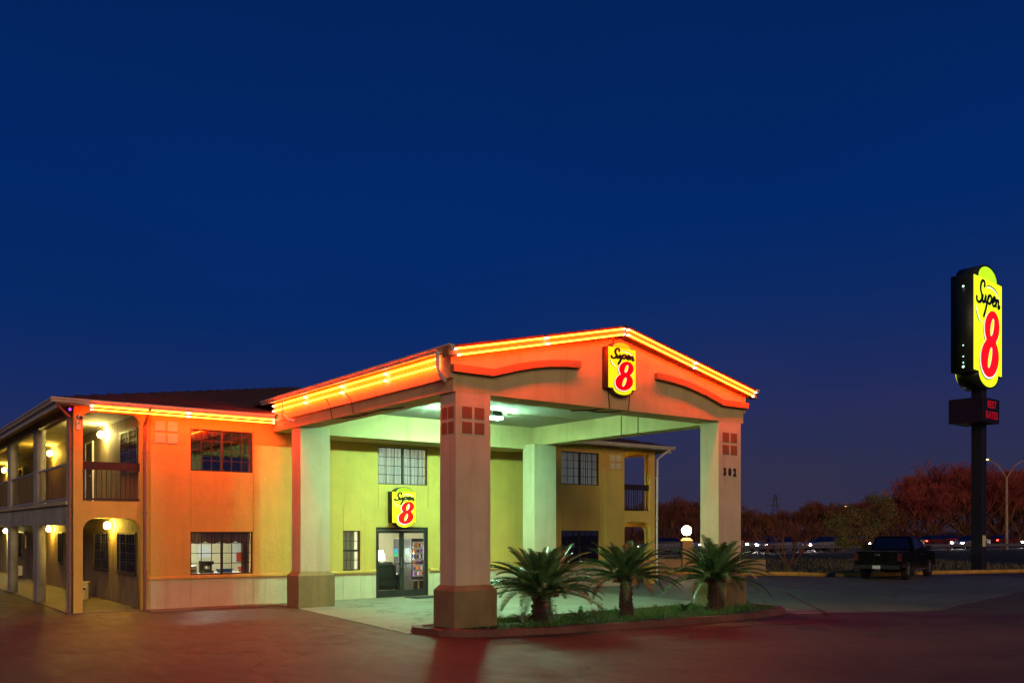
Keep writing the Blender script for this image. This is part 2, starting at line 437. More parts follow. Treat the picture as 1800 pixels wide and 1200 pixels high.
b = B(); b.box(4.62, 6.46, 24.95, 60, -.05, .022); b.box(6.46, 9.98, 24.3, 24.995, -.05, .018); b.box(24.2, 25.95, 24.95, 60, -.05, .022)
kind(obj('gallery_walkway', b, M['walk']), 'structure')
# verge beyond the lot kerb
kb = [LD(2, 43.5), LD(9.5, 43), LD(13.5, 42.0), (36.5, 23.4, 0), (42.5, 22.3, 0), (48.2, 20.4, 0), (58, 15.5, 0), (75, 4, 0)]
kb = [Vector(p) for p in kb]
b = B()
far = [LD(60, 200), LD(-60, 200)]
vp = [(p.x, p.y) for p in kb] + [(LD(200, 40).x, LD(200, 40).y), (LD(260, 500).x, LD(260, 500).y), (LD(-200, 500).x, LD(-200, 500).y), (LD(-40, 60).x, LD(-40, 60).y)]
b.plate(vp, [], 'XY', .03, .01)
kind(obj('verge_ground', b, M['verge']), 'structure')
# highway: lies beyond the guardrail
def road_pt(lat, off, z=0):
    d = Vector((.858, .513)); n = Vector((-.513, .858)); t = (lat - 21.6) / .858
    return LD(21.6 + d.x * t + n.x * off, 84 + d.y * t + n.y * off, z)
b = B()
P4 = [road_pt(-120, -5), road_pt(260, -5), road_pt(260, 17), road_pt(-120, 17)]
b.prism([(p.x, p.y) for p in P4], lambda x, y: (x, y, .0), lambda x, y: (x, y, .06))
kind(obj('highway_road', b, M['road']), 'structure')
b = B()
for off in (-4.4, 5.9, 16.4):
    P4 = [road_pt(-100, off), road_pt(240, off), road_pt(240, off + .15), road_pt(-100, off + .15)]
    b.prism([(p.x, p.y) for p in P4], lambda x, y: (x, y, .055), lambda x, y: (x, y, .066))
kind(obj('road_markings', b, M['white']), 'structure')

# yellow kerb at the lot edge
def kerb_run(name, pts, mat, w=.16, h=.14):
    b = B()
    for i in range(len(pts) - 1):
        p, q = Vector(pts[i][:2]), Vector(pts[i + 1][:2]); d = (q - p).normalized(); n = Vector((-d.y, d.x)) * w
        b.hexa([(p.x, p.y, -.02), (q.x, q.y, -.02), (q.x + n.x, q.y + n.y, -.02), (p.x + n.x, p.y + n.y, -.02)],
               [(p.x + n.x * .15, p.y + n.y * .15, h), (q.x + n.x * .15, q.y + n.y * .15, h), (q.x + n.x, q.y + n.y, h), (p.x + n.x, p.y + n.y, h)])
    return obj(name, b, mat)
gapA, gapB = kb[2].lerp(kb[3], .60), kb[2].lerp(kb[3], .82)
kind(kerb_run('lot_kerb', [kb[0], kb[1], kb[2], gapA], M['kerb_yel'], .3, .16), 'structure')
kind(kerb_run('lot_kerb', [gapB] + kb[3:], M['kerb_yel'], .3, .16), 'structure')
# faded red fire-lane line
b = B()
ln = [(26.15, 19.4), (25.7, 18.6), (23.8, 16.9), (21.2, 14.4), (19.5, 12.75), (19.0, 12.45), (17.3, 12.5), (15.6, 12.95)]
PAVE = 1
for i in range(len(ln) - 1):
    p, q = Vector(ln[i]), Vector(ln[i + 1]); d = (q - p).normalized() * .01; n = Vector((-d.y, d.x)).normalized() * .06
    p, q = p - d, q + d
    zz = .0165 + .0006 * (i % 2)
    b.poly([(p.x - n.x, p.y - n.y, zz), (q.x - n.x, q.y - n.y, zz), (q.x + n.x, q.y + n.y, zz), (p.x + n.x, p.y + n.y, zz)])
kind(obj('road_markings', b, M['paint_red']), 'structure')

# ------------------------------------------------------------ motel building
Wy = 25.0
bld = thing('motel_building', 'two-storey stucco motel with outside galleries and low dark hip roof', 'building', (6.6, 25.0, 0))
def part(name, b, m, label=None, smooth=False, parent=None): return obj(name, b, m, parent or bld, True, smooth, label)

wins = {  # x0,x1,z0,z1
 'low': (7.70, 9.47, .90, 2.10), 'up': (7.70, 9.47, 3.79, 4.95), 'small': (12.31, 12.91, .90, 2.13), 'lob': (13.52, 15.35, 3.60, 4.79),
 'fup': (21.07, 22.95, 3.83, 5.05), 'flow': (21.07, 22.95, .90, 2.13)}
door = (13.44, 15.37, .012, 2.24)
b = B()
holes = [rect(x0, x1, z0, z1) for x0, x1, z0, z1 in wins.values()]
b.plate([(6.56, -.05), (door[0], -.05), (door[0], door[3]), (door[1], door[3]), (door[1], -.05), (24.2, -.05), (24.2, 5.32), (6.56, 5.32)], holes, 'XZ', Wy + .016, .22)
part('front_wall', b, M['tan'])
b = B(); g = .011
cells = []
for x0, x1 in ((6.60, 7.70), (9.47, 13.52), (15.35, 21.07), (22.95, 24.2)): cells.append((x0, x1, 2.86, 5.3))
for (x0, x1, a0, a1) in ((7.70, 9.47, 3.79, 4.95), (13.52, 15.35, 3.60, 4.79), (21.07, 22.95, 3.83, 5.05)): cells += [(x0, x1, 2.86, a0), (x0, x1, a1, 5.3)]
for x0, x1 in ((6.60, 7.70), (9.47, 12.31), (12.91, 13.44), (15.37, 21.07), (22.95, 24.2)): cells.append((x0, x1, .88, 2.86))
cells += [(7.70, 9.47, 2.10, 2.86), (12.31, 12.91, 2.13, 2.86), (13.44, 15.37, 2.26, 2.86), (21.07, 22.95, 2.13, 2.86)]
for x0, x1, z0, z1 in cells:
    e0 = 0 if abs(z0 - 2.86) > .01 else g; e1 = 0 if abs(z1 - 2.86) > .01 else g
    hx = lambda x: g if any(abs(x - q) < .01 for q in (7.70, 9.47, 12.31, 12.91, 13.52, 15.35, 21.07, 22.95)) else 0
    b.box(x0 + hx(x0), x1 - hx(x1), Wy, Wy + .0155, z0 + e0, z1 - e1)
part('upper_render', b, M['tan'])
b = B()
for x0, x1 in ((6.60, 7.695), (7.705, 9.465), (9.475, 12.305), (12.315, 12.905), (12.915, door[0])) : b.box(x0, x1, Wy - .004, Wy + .0155, -.04, .80)
for x0, x1 in ((door[1], 21.065), (21.075, 22.945), (22.955, 24.2)): b.box(x0, x1, Wy - .004, Wy + .0155, -.04, .80)
part('wainscot', b, M['cream'])
b = B()
for x0, x1 in ((6.57, door[0] - .03), (door[1] + .03, 24.23)):
    b.prism([(Wy - .075, .815), (Wy - .05, .80), (Wy + .01, .80), (Wy + .01, .895), (Wy - .05, .895), (Wy - .075, .875)], lambda y, z, x0=x0: (x0, y, z), lambda y, z, x1=x1: (x1, y, z))
part('dado_rail', b, M['tan'])
b = B(); b.mi = 0; b.box(6.63, 7.42, Wy - .035, Wy - .001, .896, 5.28); b.mi = 1; b.box(6.63, 7.42, Wy - .035, Wy - .0045, -.04, .799)
part('pilaster', b, [M['tan'], M['cream']])
b = B(); b.mi = 0; b.box(23.27, 24.17, Wy - .035, Wy - .001, .896, 5.28); b.mi = 1; b.box(23.27, 24.17, Wy - .035, Wy - .0045, -.04, .799)
part('pilaster', b, [M['tan'], M['cream']])
def tiles(x0, z1, y, s=.265, gap=.06, t=.03):
    b = B()
    for i in (0, 1):
        for j in (0, 1):
            xx = x0 + i * (s + gap); zz = z1 - j * (s + gap)
            b.box(xx, xx + s, y - t, y + .005, zz - s, zz, .004)
    return b
part('square_tiles', tiles(6.74, 5.09, Wy - .036), M['tile_cream'])
part('square_tiles', tiles(23.45, 5.02, Wy - .036, .25, .06), M['tile_cream'])

def grid_window(x0, x1, z0, z1, cols, rows, y=Wy, split=True, curtain=None, glassm=None, gap=None, label=None):
    """slider window with muntin grid: frame > pane, curtain"""
    b = B(); f = .03; yy = y + .05
    b.box(x0, x1, yy, yy + .06, z0, z0 + f); b.box(x0, x1, yy, yy + .06, z1 - f, z1)
    b.box(x0, x0 + f, yy + .001, yy + .059, z0 + f, z1 - f); b.box(x1 - f, x1, yy + .001, yy + .059, z0 + f, z1 - f)
    xm = (x0 + x1) / 2
    if split: b.box(xm - .03, xm + .03, yy - .004, yy + .055, z0 + f, z1 - f)
    n = cols * (2 if split else 1)
    for i in range(1, n):
        if split and i == cols: continue
        xx = x0 + f + (x1 - x0 - 2 * f) * i / n; b.box(xx - .009, xx + .009, yy + .02, yy + .034, z0 + f, z1 - f)
    for j in range(1, rows):
        zz = z0 + f + (z1 - z0 - 2 * f) * j / rows; hh = .009 if split or j * 2 != rows else .028
        b.box(x0 + f, x1 - f, yy + .0215, yy + .0325, zz - hh, zz + hh)
    fr = part('window', b, M['bronze'], label)
    b = B(); b.box(x0 + f, x1 - f, yy + .040, yy + .046, z0 + f, z1 - f); obj('pane', b, glassm or M['glass'], fr)
    if curtain:
        for (a0, a1, zt, zb, mat) in curtain:
            b = B(); n = max(6, int((a1 - a0) / .035)); top = []; bot = []
            for i in range(n + 1):
                xx = a0 + (a1 - a0) * i / n; yv = y + .20 + .022 * math.sin(i * 2.1) + .01 * math.sin(i * .7)
                top.append(b.bm.verts.new((xx, yv, zt))); bot.append(b.bm.verts.new((xx, yv, zb + (.0 if not callable(zb) else 0))))
            for i in range(n): b._f([top[i], top[i + 1], bot[i + 1], bot[i]])
            obj('curtain', b, mat, fr)
    return fr

w_ = wins
grid_window(*w_['up'], 3, 4, curtain=[(7.72, 8.05, 4.93, 3.8, M['inwall']), (8.05, 9.2, 4.93, 3.8, M['curtain_dk']), (9.2, 9.45, 4.93, 3.8, M['inwall'])], glassm=M['glass_dk'], label='upstairs window with dark reddish curtains under the neon')
fr = grid_window(*w_['low'], 3, 4, curtain=[(9.22, 9.42, 2.08, .92, M['curtain_dk'])], label='lit office window with scalloped valance')
b = B(); n = 60; tp = []; bt = []
for i in range(n + 1):
    xx = 7.73 + 1.71 * i / n; yv = Wy + .17 + .012 * math.sin(i * 1.9)
    tp.append(b.bm.verts.new((xx, yv, 2.09))); bt.append(b.bm.verts.new((xx, yv, 1.83 - .07 * abs(math.sin(i * math.pi / 15)))))
for i in range(n): b._f([tp[i], tp[i + 1], bt[i + 1], bt[i]])
obj('valance', b, M['curtain_dk'], fr)
grid_window(*w_['small'], 2, 4, split=False, curtain=[(12.33, 12.80, 2.11, .93, M['dim_blind'])], label='narrow sash window left of the entrance doors')
grid_window(*w_['lob'], 3, 4, curtain=[(13.54, 14.0, 4.77, 3.62, M['curtain']), (14.0, 14.8, 4.77, 3.62, M['curtain']), (14.8, 15.33, 4.77, 3.62, M['curtain'])], label='upstairs window with pale curtains under the canopy')
grid_window(*w_['fup'], 3, 4, curtain=[(21.09, 22.93, 5.03, 3.84, M['curtain'])], glassm=M['glass'], label='upstairs window with grey pleated curtains beyond the canopy')
grid_window(*w_['flow'], 3, 2, curtain=[(21.1, 21.7, 2.1, .92, M['sheer'])], glassm=M['glass_dk'], label='dark ground floor window beyond the canopy')

# entrance doors
b = B(); x0, x1, z0, z1 = door; y = Wy + .03; xm = (x0 + x1) / 2
b.box(x0, x1, y, y + .12, z1 - .09, z1); b.box(x0, x0 + .055, y, y + .12, z0, z1 - .09); b.box(x1 - .055, x1, y, y + .12, z0, z1 - .09)
df = part('entrance_doors', b, M['bronze'], 'double glazed entrance doors in a dark frame')
for s in (0, 1):
    a0 = x0 + .057 if s == 0 else xm + .003; a1 = xm - .003 if s == 0 else x1 - .057
    b = B(); bw = .075
    b.box(a0, a0 + bw, y + .03, y + .08, z0 + .01, z1 - .095); b.box(a1 - bw, a1, y + .03, y + .08, z0 + .01, z1 - .095)
    b.box(a0 + bw, a1 - bw, y + .031, y + .079, z0 + .01, z0 + .22); b.box(a0 + bw, a1 - bw, y + .031, y + .079, z1 - .19, z1 - .095)
    b.box(a0 + bw, a1 - bw, y + .01, y + .03, 1.07, 1.10)
    obj('door', b, M['bronze'], df)
    b = B(); b.box(a0 + bw, a1 - bw, y + .05, y + .056, z0 + .22, z1 - .19); obj('pane', b, M['door_glass'], df)
    b = B(); hx = a1 - .05 if s == 0 else a0 + .05
    b.tube([(hx, y + .03, .95), (hx, y - .03, .97), (hx, y - .03, 1.25), (hx, y + .03, 1.27)], .012, 8); obj('handle', b, M['greymetal'], df)
for (a0, a1, c0, c1, mm_) in ((14.11, 14.27, 1.42, 1.56, 'blue_p'), (14.13, 14.27, 1.30, 1.41, 'green_p'), (14.55, 14.68, 1.36, 1.56, 'paper'), (14.56, 14.66, 1.20, 1.33, 'paper'), (14.57, 14.62, 1.02, 1.10, 'blue_p')):
    obj('door_sticker', B().box(a0, a1, y + .042, y + .048, c0, c1), M[mm_], df)

# left gallery: arcaded front, arcaded side, room wall, upper floor, ceiling
def arcade_front(xa, xb, xc, xd, y, name):
    b = B()
    b.plate([(xa, -.05), (xb, -.05), (xb, 2.12)] + [(xb + .34 - .34 * math.cos(R(90 * k / 7)), 2.12 + .34 * math.sin(R(90 * k / 7))) for k in range(1, 8)]
            + [(xc - .34 + .34 * math.sin(R(90 * k / 7)), 2.12 + .34 * math.cos(R(90 * k / 7))) for k in range(0, 7)] + [(xc, 2.12), (xc, -.05), (xd, -.05), (xd, 5.32), (xa, 5.32)],
            [rrect(xb, xc, 2.90, 5.22, .22)], 'XZ', y, .26)
    return part(name, b, M['tan'])
arcade_front(4.74, 4.96, 6.38, 6.558, Wy - .02, 'gallery_front')
arcade_front(24.202, 24.23, 25.67, 25.9, Wy - .02, 'gallery_front')
def arcade_side(x, t, name, mat, ys):
    out = [(Wy + .242, -.05)]; holes = []
    Y0 = Wy + .242
    pts = [(Y0, -.05)]
    first = True
    for a0, a1 in ys:
        pts += [(a0, -.05), (a0, 2.0)]
        pts += [(a0 + .3 - .3 * math.cos(R(90 * k / 6)), 2.0 + .28 * math.sin(R(90 * k / 6))) for k in range(1, 7)]
        pts += [(a1 - .3 + .3 * math.sin(R(90 * k / 6)), 2.0 + .28 * math.cos(R(90 * k / 6))) for k in range(0, 6)]
        pts += [(a1, 2.0), (a1, -.05)]
        holes.append(rrect(a0, a1, 2.90, 5.12, .18))
    pts += [(60.5, -.05), (60.5, 5.32), (Y0, 5.32)]
    b = B(); b.plate(pts, holes, 'YZ', x, t); return part(name, b, mat)
bays = [(25.32, 29.65), (30.3, 34.9), (35.6, 40.2), (40.9, 45.5), (46.2, 50.8), (51.5, 56.1)]
arcade_side(4.64, .24, 'gallery_arcade', M['side'], bays)
arcade_side(25.66, .24, 'gallery_arcade', M['tan'], bays)
b = B(); b.box(6.45, 6.555, Wy + .24, 60.5, 0, 5.36); part('room_wall', b, M['siding'])
b = B(); b.box(24.2, 24.3, Wy + .24, 60.5, 0, 5.36); part('room_wall', b, M['siding'])
b = B(); b.box(4.885, 6.448, Wy + .242, 60.4, 2.50, 2.88); b.box(4.56, 4.638, Wy - .0, 60.4, 2.80, 2.885); part('gallery_floor', b, M['ceil'])
b = B(); b.box(24.302, 25.655, Wy + .242, 60.4, 2.50, 2.88); part('gallery_floor', b, M['ceil'])
b = B(); b.box(4.885, 6.448, Wy + .242, 60.4, 5.37, 5.42); part('gallery_ceiling', b, M['ceil'])
b = B(); b.box(24.302, 25.655, Wy + .242, 60.4, 5.37, 5.42); part('gallery_ceiling', b, M['ceil'])
b = B(); b.box(6.43, 6.449, Wy + .25, 60.3, 5.31, 5.36); part('cornice_strip', b, M['white'])

# railings
def railing_x(xa, xb, y):
    b = B(); b.box(xa, xb, y - .03, y + .03, 3.72, 3.93); b.box(xa, xb, y - .02, y + .02, 2.93, 2.98)
    n = int((xb - xa) / .115)
    for i in range(1, n): xx = xa + (xb - xa) * i / n; b.box(xx - .008, xx + .008, y - .008, y + .008, 2.98, 3.72)
    return part('railing', b, M['rail'], 'dark balcony railing at the gallery end')
railing_x(4.962, 6.378, Wy + .10); railing_x(24.232, 25.668, Wy + .10)
for k, (a0, a1) in enumerate(bays[:4]):
    b = B(); b.mi = 0; b.box(4.66, 4.72, a0 + .002, a1 - .002, 3.84, 3.89); b.box(4.67, 4.71, a0 + .002, a1 - .002, 2.93, 2.99)
    b.mi = 1; n = int((a1 - a0) / .16)
    for i in range(1, n): yy = a0 + (a1 - a0) * i / n; b.box(4.682, 4.698, yy - .008, yy + .008, 2.99, 3.84)
    part('railing', b, [M['rail_lt'], M['rail']], 'grey-topped side balcony railing')
    if k < 3:
        b = B(); b.box(25.70, 25.76, a0 + .002, a1 - .002, 3.84, 3.89); b.box(25.70, 25.76, a0 + .002, a1 - .002, 2.93, 2.98)
        for i in range(1, n): yy = a0 + (a1 - a0) * i / n; b.box(25.722, 25.738, yy - .008, yy + .008, 2.98, 3.84)
        part('railing', b, M['rail'])

# side rooms: windows, doors, air conditioners
def side_window(y0, y1, z0, z1, curt):
    b = B(); f = .05; x = 6.45
    b.box(x - .04, x - .001, y0, y1, z0, z0 + f); b.box(x - .04, x - .001, y0, y1, z1 - f, z1)
    b.box(x - .039, x - .001, y0, y0 + f, z0 + f, z1 - f); b.box(x - .039, x - .001, y1 - f, y1, z0 + f, z1 - f)
    ym = (y0 + y1) / 2; b.box(x - .036, x - .001, ym - .02, ym + .02, z0 + f, z1 - f)
    for i in (1, 2, 4, 5): yy = y0 + f + (y1 - y0 - 2 * f) * i / 6; b.box(x - .03, x - .022, yy - .008, yy + .008, z0 + f, z1 - f)
    for i in (1, 2, 3): zz = z0 + f + (z1 - z0 - 2 * f) * i / 4; b.box(x - .031, x - .021, y0 + f, y1 - f, zz - .008, zz + .008)
    b.box(x - .07, x - .001, y0 - .03, y1 + .03, z0 - .04, z0 - .001)
    fr = part('window', b, M['bronze'])
    b = B(); b.box(x - .020, x - .015, y0 + f, y1 - f, z0 + f, z1 - f); obj('pane', b, M['glass_dk'], fr)
    b = B(); b.box(x - .010, x - .002, y0 + f, y0 + f + (y1 - y0) * curt, z0 + f, z1 - f); obj('curtain', b, M['sheer'], fr)
    b = B(); b.box(x - .010, x - .002, y0 + f + (y1 - y0) * curt + .001, y1 - f, z0 + f, z1 - f); obj('unlit_room_sheet', b, M['black'], fr)  # black sheet on the solid wall stands in for the unlit room
for y0, y1, c in ((25.68, 27.7, .45), (28.8, 30.7, .45), (44.4, 46.7, .6), (35.8, 36.6, .5), (53, 55, .5)):
    side_window(y0, y1, .93, 2.08, c)
for y0, y1, c in ((25.5, 27.35, .6), (33.2, 34.9, .5), (44.6, 46.8, .6), (53, 55, .5)):
    side_window(y0, y1, 3.75, 4.95, c)
def side_door(y0, z0, label=None):
    b = B(); x = 6.45; b.mi = 0; b.box(x - .03, x - .002, y0, y0 + .95, z0, z0 + 2.06)
    b.mi = 1
    b.box(x - .05, x - .001, y0 - .07, y0 - .001, z0, z0 + 2.06); b.box(x - .05, x - .001, y0 + .951, y0 + 1.02, z0, z0 + 2.06); b.box(x - .051, x - .001, y0 - .07, y0 + 1.02, z0 + 2.061, z0 + 2.13)
    d = part('door', b, [M['brown_door'], M['white']], label)
    b = B(); b.ball((x - .07, y0 + .1, z0 + 1.0), .035); b.box(x - .06, x - .029, y0 + .09, y0 + .11, z0 + .99, z0 + 1.01); obj('handle', b, M['chrome'], d)
for y0, z0 in ((39.4, .023), (33.0, .023), (48.2, .023), (39.6, 2.882), (30.9, 2.882), (48.0, 2.882)): side_door(y0, z0)
b = B(); b.box(6.16, 6.449, 44.9, 46.0, .12, .55, .02); ac = part('air_conditioner', b, M['white'], 'pale wall air conditioner below a gallery window')
b = B()
for i in range(9): b.box(6.15, 6.159, 45.0, 45.9, .16 + i * .04, .18 + i * .04)
obj('grille', b, M['greymetal'], ac)
b = B(); b.box(6.40, 6.449, 43.9, 44.0, 1.35, 1.95, .005); part('notice_plate', b, M['white'])

# hip roof
EX0, EX1, EY0, EY1, EZ, PT = 4.2, 26.4, 24.36, 61.0, 5.44, .245
hx = (EX1 - EX0) / 2; xr = (EX0 + EX1) / 2; zr = EZ + hx * PT
b = B()
for dz in (0, -.07):
    pass
A_, B_, C_, D_ = (EX0, EY0, EZ), (EX1, EY0, EZ), (EX1, EY1, EZ), (EX0, EY1, EZ); E_, F_ = (xr, EY0 + hx, zr), (xr, EY1 - hx, zr)
b.poly([A_, B_, E_]); b.poly([B_, C_, F_, E_]); b.poly([C_, D_, F_]); b.poly([D_, A_, E_, F_])
b.poly([(EX0, EY0, EZ), (EX0, EY1, EZ), (EX1, EY1, EZ), (EX1, EY0, EZ)])
rf = part('roof', b, M['shingle'])
bmr = B()
for k in range(1, 22):     # shingle course lines as real laps on the front hip
    t = k * .5
    if t > hx - .5: break
    z = EZ + PT * t
    bmr.hexa([(EX0 + t + .1, EY0 + t - .02, z - .004), (EX1 - t - .1, EY0 + t - .02, z - .004), (EX1 - t - .1, EY0 + t + .3, z + .07), (EX0 + t + .1, EY0 + t + .3, z + .07)],
             [(EX0 + t + .1, EY0 + t - .02, z + .012), (EX1 - t - .1, EY0 + t - .02, z + .012), (EX1 - t - .1, EY0 + t + .3, z + .083), (EX0 + t + .1, EY0 + t + .3, z + .083)])
obj('shingle_courses', bmr, M['shingle'], rf)
b = B(); b.box(EX0 + .14, EX1 - .14, EY0 + .14, Wy - .025, 5.325, 5.345); b.box(EX0 + .14, 4.735, Wy - .02, 60.9, 5.325, 5.345); b.box(25.905, EX1 - .14, Wy - .02, 60.9, 5.325, 5.345)
part('soffit', b, M['ceil'])
def gutter(pa, pb, nrm, mat, name='gutter', z=EZ):
    """K-style gutter between two points; nrm points outwards"""
    pa, pb, n = Vector(pa), Vector(pb), Vector(nrm); b = B()
    prof = [(0, -.115), (.075, -.115), (.095, -.06), (.125, -.035), (.125, -.0), (.115, .004), (.108, -.012), (.0, -.012)]
    b.prism(prof, lambda o, zz: (pa.x + n.x * o, pa.y + n.y * o, z + zz), lambda o, zz: (pb.x + n.x * o, pb.y + n.y * o, z + zz))
    return b
part('gutter', gutter((4.13, EY0 + .13, 0), (9.88, EY0 + .13, 0), (0, -1, 0), 0), M['gutter'])
part('gutter', gutter((19.75, EY0 + .13, 0), (26.47, EY0 + .13, 0), (0, -1, 0), 0), M['gutter'])
part('gutter', gutter((EX0 + .05, EY0 + .08, 0), (EX0 + .05, EY1, 0), (-1, 0, 0), 0), M['gutter'])
part('gutter', gutter((EX1 - .05, EY0 + .08, 0), (EX1 - .05, EY1, 0), (1, 0, 0), 0), M['gutter'])
b = B(); b.box(EX0 + .14, 9.9, EY0 + .131, EY0 + .155, 5.30, 5.42); b.box(19.74, EX1 - .14, EY0 + .131, EY0 + .155, 5.30, 5.42)
b.box(EX0 + .052, EX0 + .075, EY0 + .16, EY1, 5.20, 5.42); b.box(EX1 - .075, EX1 - .052, EY0 + .16, EY1, 5.20, 5.42)
part('fascia', b, M['gutter'])

def downspout(pts, m, name='downspout'):
    b = B(); b.tube(pts, .042, 6); 
    for z in (1.0, 2.6, 4.2):
        p = pts[-2] if len(pts) > 2 else pts[0]
        b.box(p[0] - .055, p[0] + .055, p[1] - .048, p[1] + .048, z, z + .03)
    return part(name, b, m, None)
downspout([(4.25, 24.42, 5.32), (4.30, 24.46, 5.22), (4.62, 24.86, 5.02), (4.63, 24.90, 4.9), (4.63, 24.90, .12), (4.55, 24.82, .03)], M['gutter_dk'])
downspout([(6.47, 24.40, 5.32), (6.47, 24.6, 5.2), (6.47, 24.925, 4.95), (6.47, 24.925, 3.0), (6.47, 24.925, .9), (6.47, 24.925, .03)], M['gutter_dk'])
downspout([(26.2, 24.42, 5.32), (26.1, 24.6, 5.2), (25.97, 24.9, 4.95), (25.97, 24.93, 2.5), (25.97, 24.93, .12), (25.97, 24.85, .03)], M['white'])

# main-roof neon
def neon_run(parent, p, q, n_seg, gap=.10, r=.017, nrm=(0, -1, 0), smp=None):
    p, q, nn = Vector(p), Vector(q), Vector(nrm)
    for i in range(n_seg):
        a = p.lerp(q, i / n_seg); c = p.lerp(q, (i + 1) / n_seg); d = (c - a).normalized()
        a = a + d * gap / 2; c = c - d * gap / 2
        b = B(); b.mi = 0; b.tube([a, a.lerp(c, .5), c], r, 8)
        b.mi = 1
        for e_, s_ in ((a, 1), (c, -1)):
            b.tube([e_ - d * .004 * s_, e_ - d * .03 * s_, e_ - d * .035 * s_ - nn * .05], r * 1.25, 6)
        obj('neon_tube', b, [M['neon'], M['neon_end']], parent)
for zz in (5.29, 5.205): neon_run(bld, (5.05, 24.46, zz), (9.90, 24.46, zz), 2)

# interior shell
b = B(); b.box(6.57, 18.2, 29.6, 29.7, 0, 5.3); b.box(18.2, 24.1, 28.5, 28.6, 0, 5.3)
b.box(11.4, 11.5, Wy + .24, 29.59, .005, 2.7); b.box(17.0, 17.1, Wy + .24, 29.59, .005, 2.7); b.box(11.4, 11.5, Wy + .24, 29.59, 2.88, 5.3); b.box(17.0, 17.1, Wy + .24, 29.59, 2.88, 5.3)
part('interior_wall', b, M['inwall'])
b = B(); b.box(6.57, 24.1, Wy + .24, 29.59, 2.70, 2.87); part('upper_floor', b, M['white'])
b = B(); b.box(6.57, 24.1, Wy + .24, 29.59, 5.28, 5.31); part('ceiling', b, M['white'])
b = B(); b.box(6.57, 24.1, Wy + .24, 29.6, -.02, .014); part('floor', b, M['infloor'])

# ------------------------------------------------------------ entrance canopy
can = thing('entrance_canopy', 'stucco drive-through entrance canopy on four thick pillars with gabled front', 'canopy', (14.67, 15.36, 0))
def cpart(name, b, m, label=None, smooth=False): return obj(name, b, m, can, True, smooth, label)
GX0, GX1, GY, CX = 10.04, 19.30, 15.36, 14.67
def rake(x, d=0): return 5.82 + (4.85 - abs(x - CX)) * .2185 - d
b = B(); b.prism([(GX0, 5.0), (GX1, 5.0), (GX1, rake(GX1, .06)), (CX, rake(CX, .06)), (GX0, rake(GX0, .06))], lambda x, z: (x, GY, z), lambda x, z: (x, GY + .74, z))
gable = cpart('gable', b, M['canopy'])
b = B(); b.box(GX0, GX0 + .6, GY + .741, Wy - .08, 5.001, 5.80); cpart('side_beam', b, M['canopy'])
b = B(); b.box(GX1 - .6, GX1, GY + .741, Wy - .08, 5.001, 5.80); cpart('side_beam', b, M['canopy'])
b = B(); b.box(GX0 + .601, GX1 - .601, 23.65, Wy - .04, 4.87, 5.80); cpart('back_beam', b, M['canopy'])
b = B(); b.box(GX0 + .602, GX1 - .602, GY + .742, 23.649, 5.60, 5.66)
cl = cpart('ceiling', b, M['ceil_white'])
b = B()
for yy in (18.6, 21.1): b.box(GX0 + .61, GX1 - .61, yy, yy + .03, 5.592, 5.6)
obj('panel_joint', b, M['canopy'], cl)
for (x0, x1, y0, y1, i) in ((10.10, 10.98, 15.363, 15.96, 0), (10.10, 10.98, 23.12, 23.72, 1), (18.30, 19.20, 15.363, 15.98, 2), (18.31, 19.24, 23.12, 23.74, 3)):
    top = 5.003
    if i == 3: top = 5.0005
    b = B(); b.box(x0, x1, y0, y1, .98, top)
    cl = cpart('column', b, M['cream'])
    bb = B(); p = .10; zb = .13 if i in (0, 2) else -.02
    bb.box(x0 - p, x1 + p, y0 - p, y1 + p, zb, .89)
    bb.hexa([(x0 - p, y0 - p, .89), (x1 + p, y0 - p, .89), (x1 + p, y1 + p, .89), (x0 - p, y1 + p, .89)], [(x0 - .004, y0 - .004, 1.0), (x1 + .004, y0 - .004, 1.0), (x1 + .004, y1 + .004, 1.0), (x0 - .004, y1 + .004, 1.0)])
    bm_ = bb
    obj('plinth', bm_, M['base'], cl)
    if i in (0, 2):
        s = .245 if i == 0 else .255; gp = .07
        xs = (x0 + x1) / 2 - s - gp / 2
        obj('square_tiles', tiles(xs, 4.71, y0 - .001, s, gp, .008), M['tile_brown'], cl)
        if i == 2: continue
        b = B(); s2 = .2; ym = (y0 + y1) / 2 - s2 - .025
        for ii in (0, 1):
            for jj in (0, 1):
                yy = ym + ii * (s2 + .05); zz = 4.71 - jj * (s + gp); b.box(x0 - .008, x0 + .004, yy, yy + s2, zz - s, zz, .003)
        obj('square_tiles', b, M['tile_brown'], cl)
# roof
b = B(); YF, YB = 15.06, 31.5
for s in (-1, 1):
    xo = CX + s * 4.87
    b.hexa([(xo, YF, rake(xo)), (CX, YF, rake(CX)), (CX, YB, rake(CX)), (xo, YB, rake(xo))], [(xo, YF, rake(xo) + .05), (CX, YF, rake(CX) + .05), (CX, YB, rake(CX) + .05), (xo, YB, rake(xo) + .05)])
cpart('roof', b, M['shingle'])
b = B()
for s in (-1, 1):
    xo = CX + s * 4.9
    b.prism([(xo, rake(xo) + .055), (CX, rake(CX) + .055), (CX, rake(CX) - .17), (xo, rake(xo) - .15)], lambda x, z: (x, 15.12, z), lambda x, z: (x, GY - .001, z))
rk = cpart('rake_board', b, M['trim'])
# side fascias and gutters
for s in (-1, 1):
    xo = CX + s * 4.80
    b = B(); b.box(min(xo - s * .10, xo - s * .19), max(xo - s * .10, xo - s * .19), GY - .02, Wy - .3, 5.27, 5.80)
    fsc = cpart('fascia', b, M['canopy'])
    cpart('gutter', gutter((xo, 15.04, 0), (xo, 25.2, 0), (s, 0, 0), 0, z=5.90), M['gutter'])
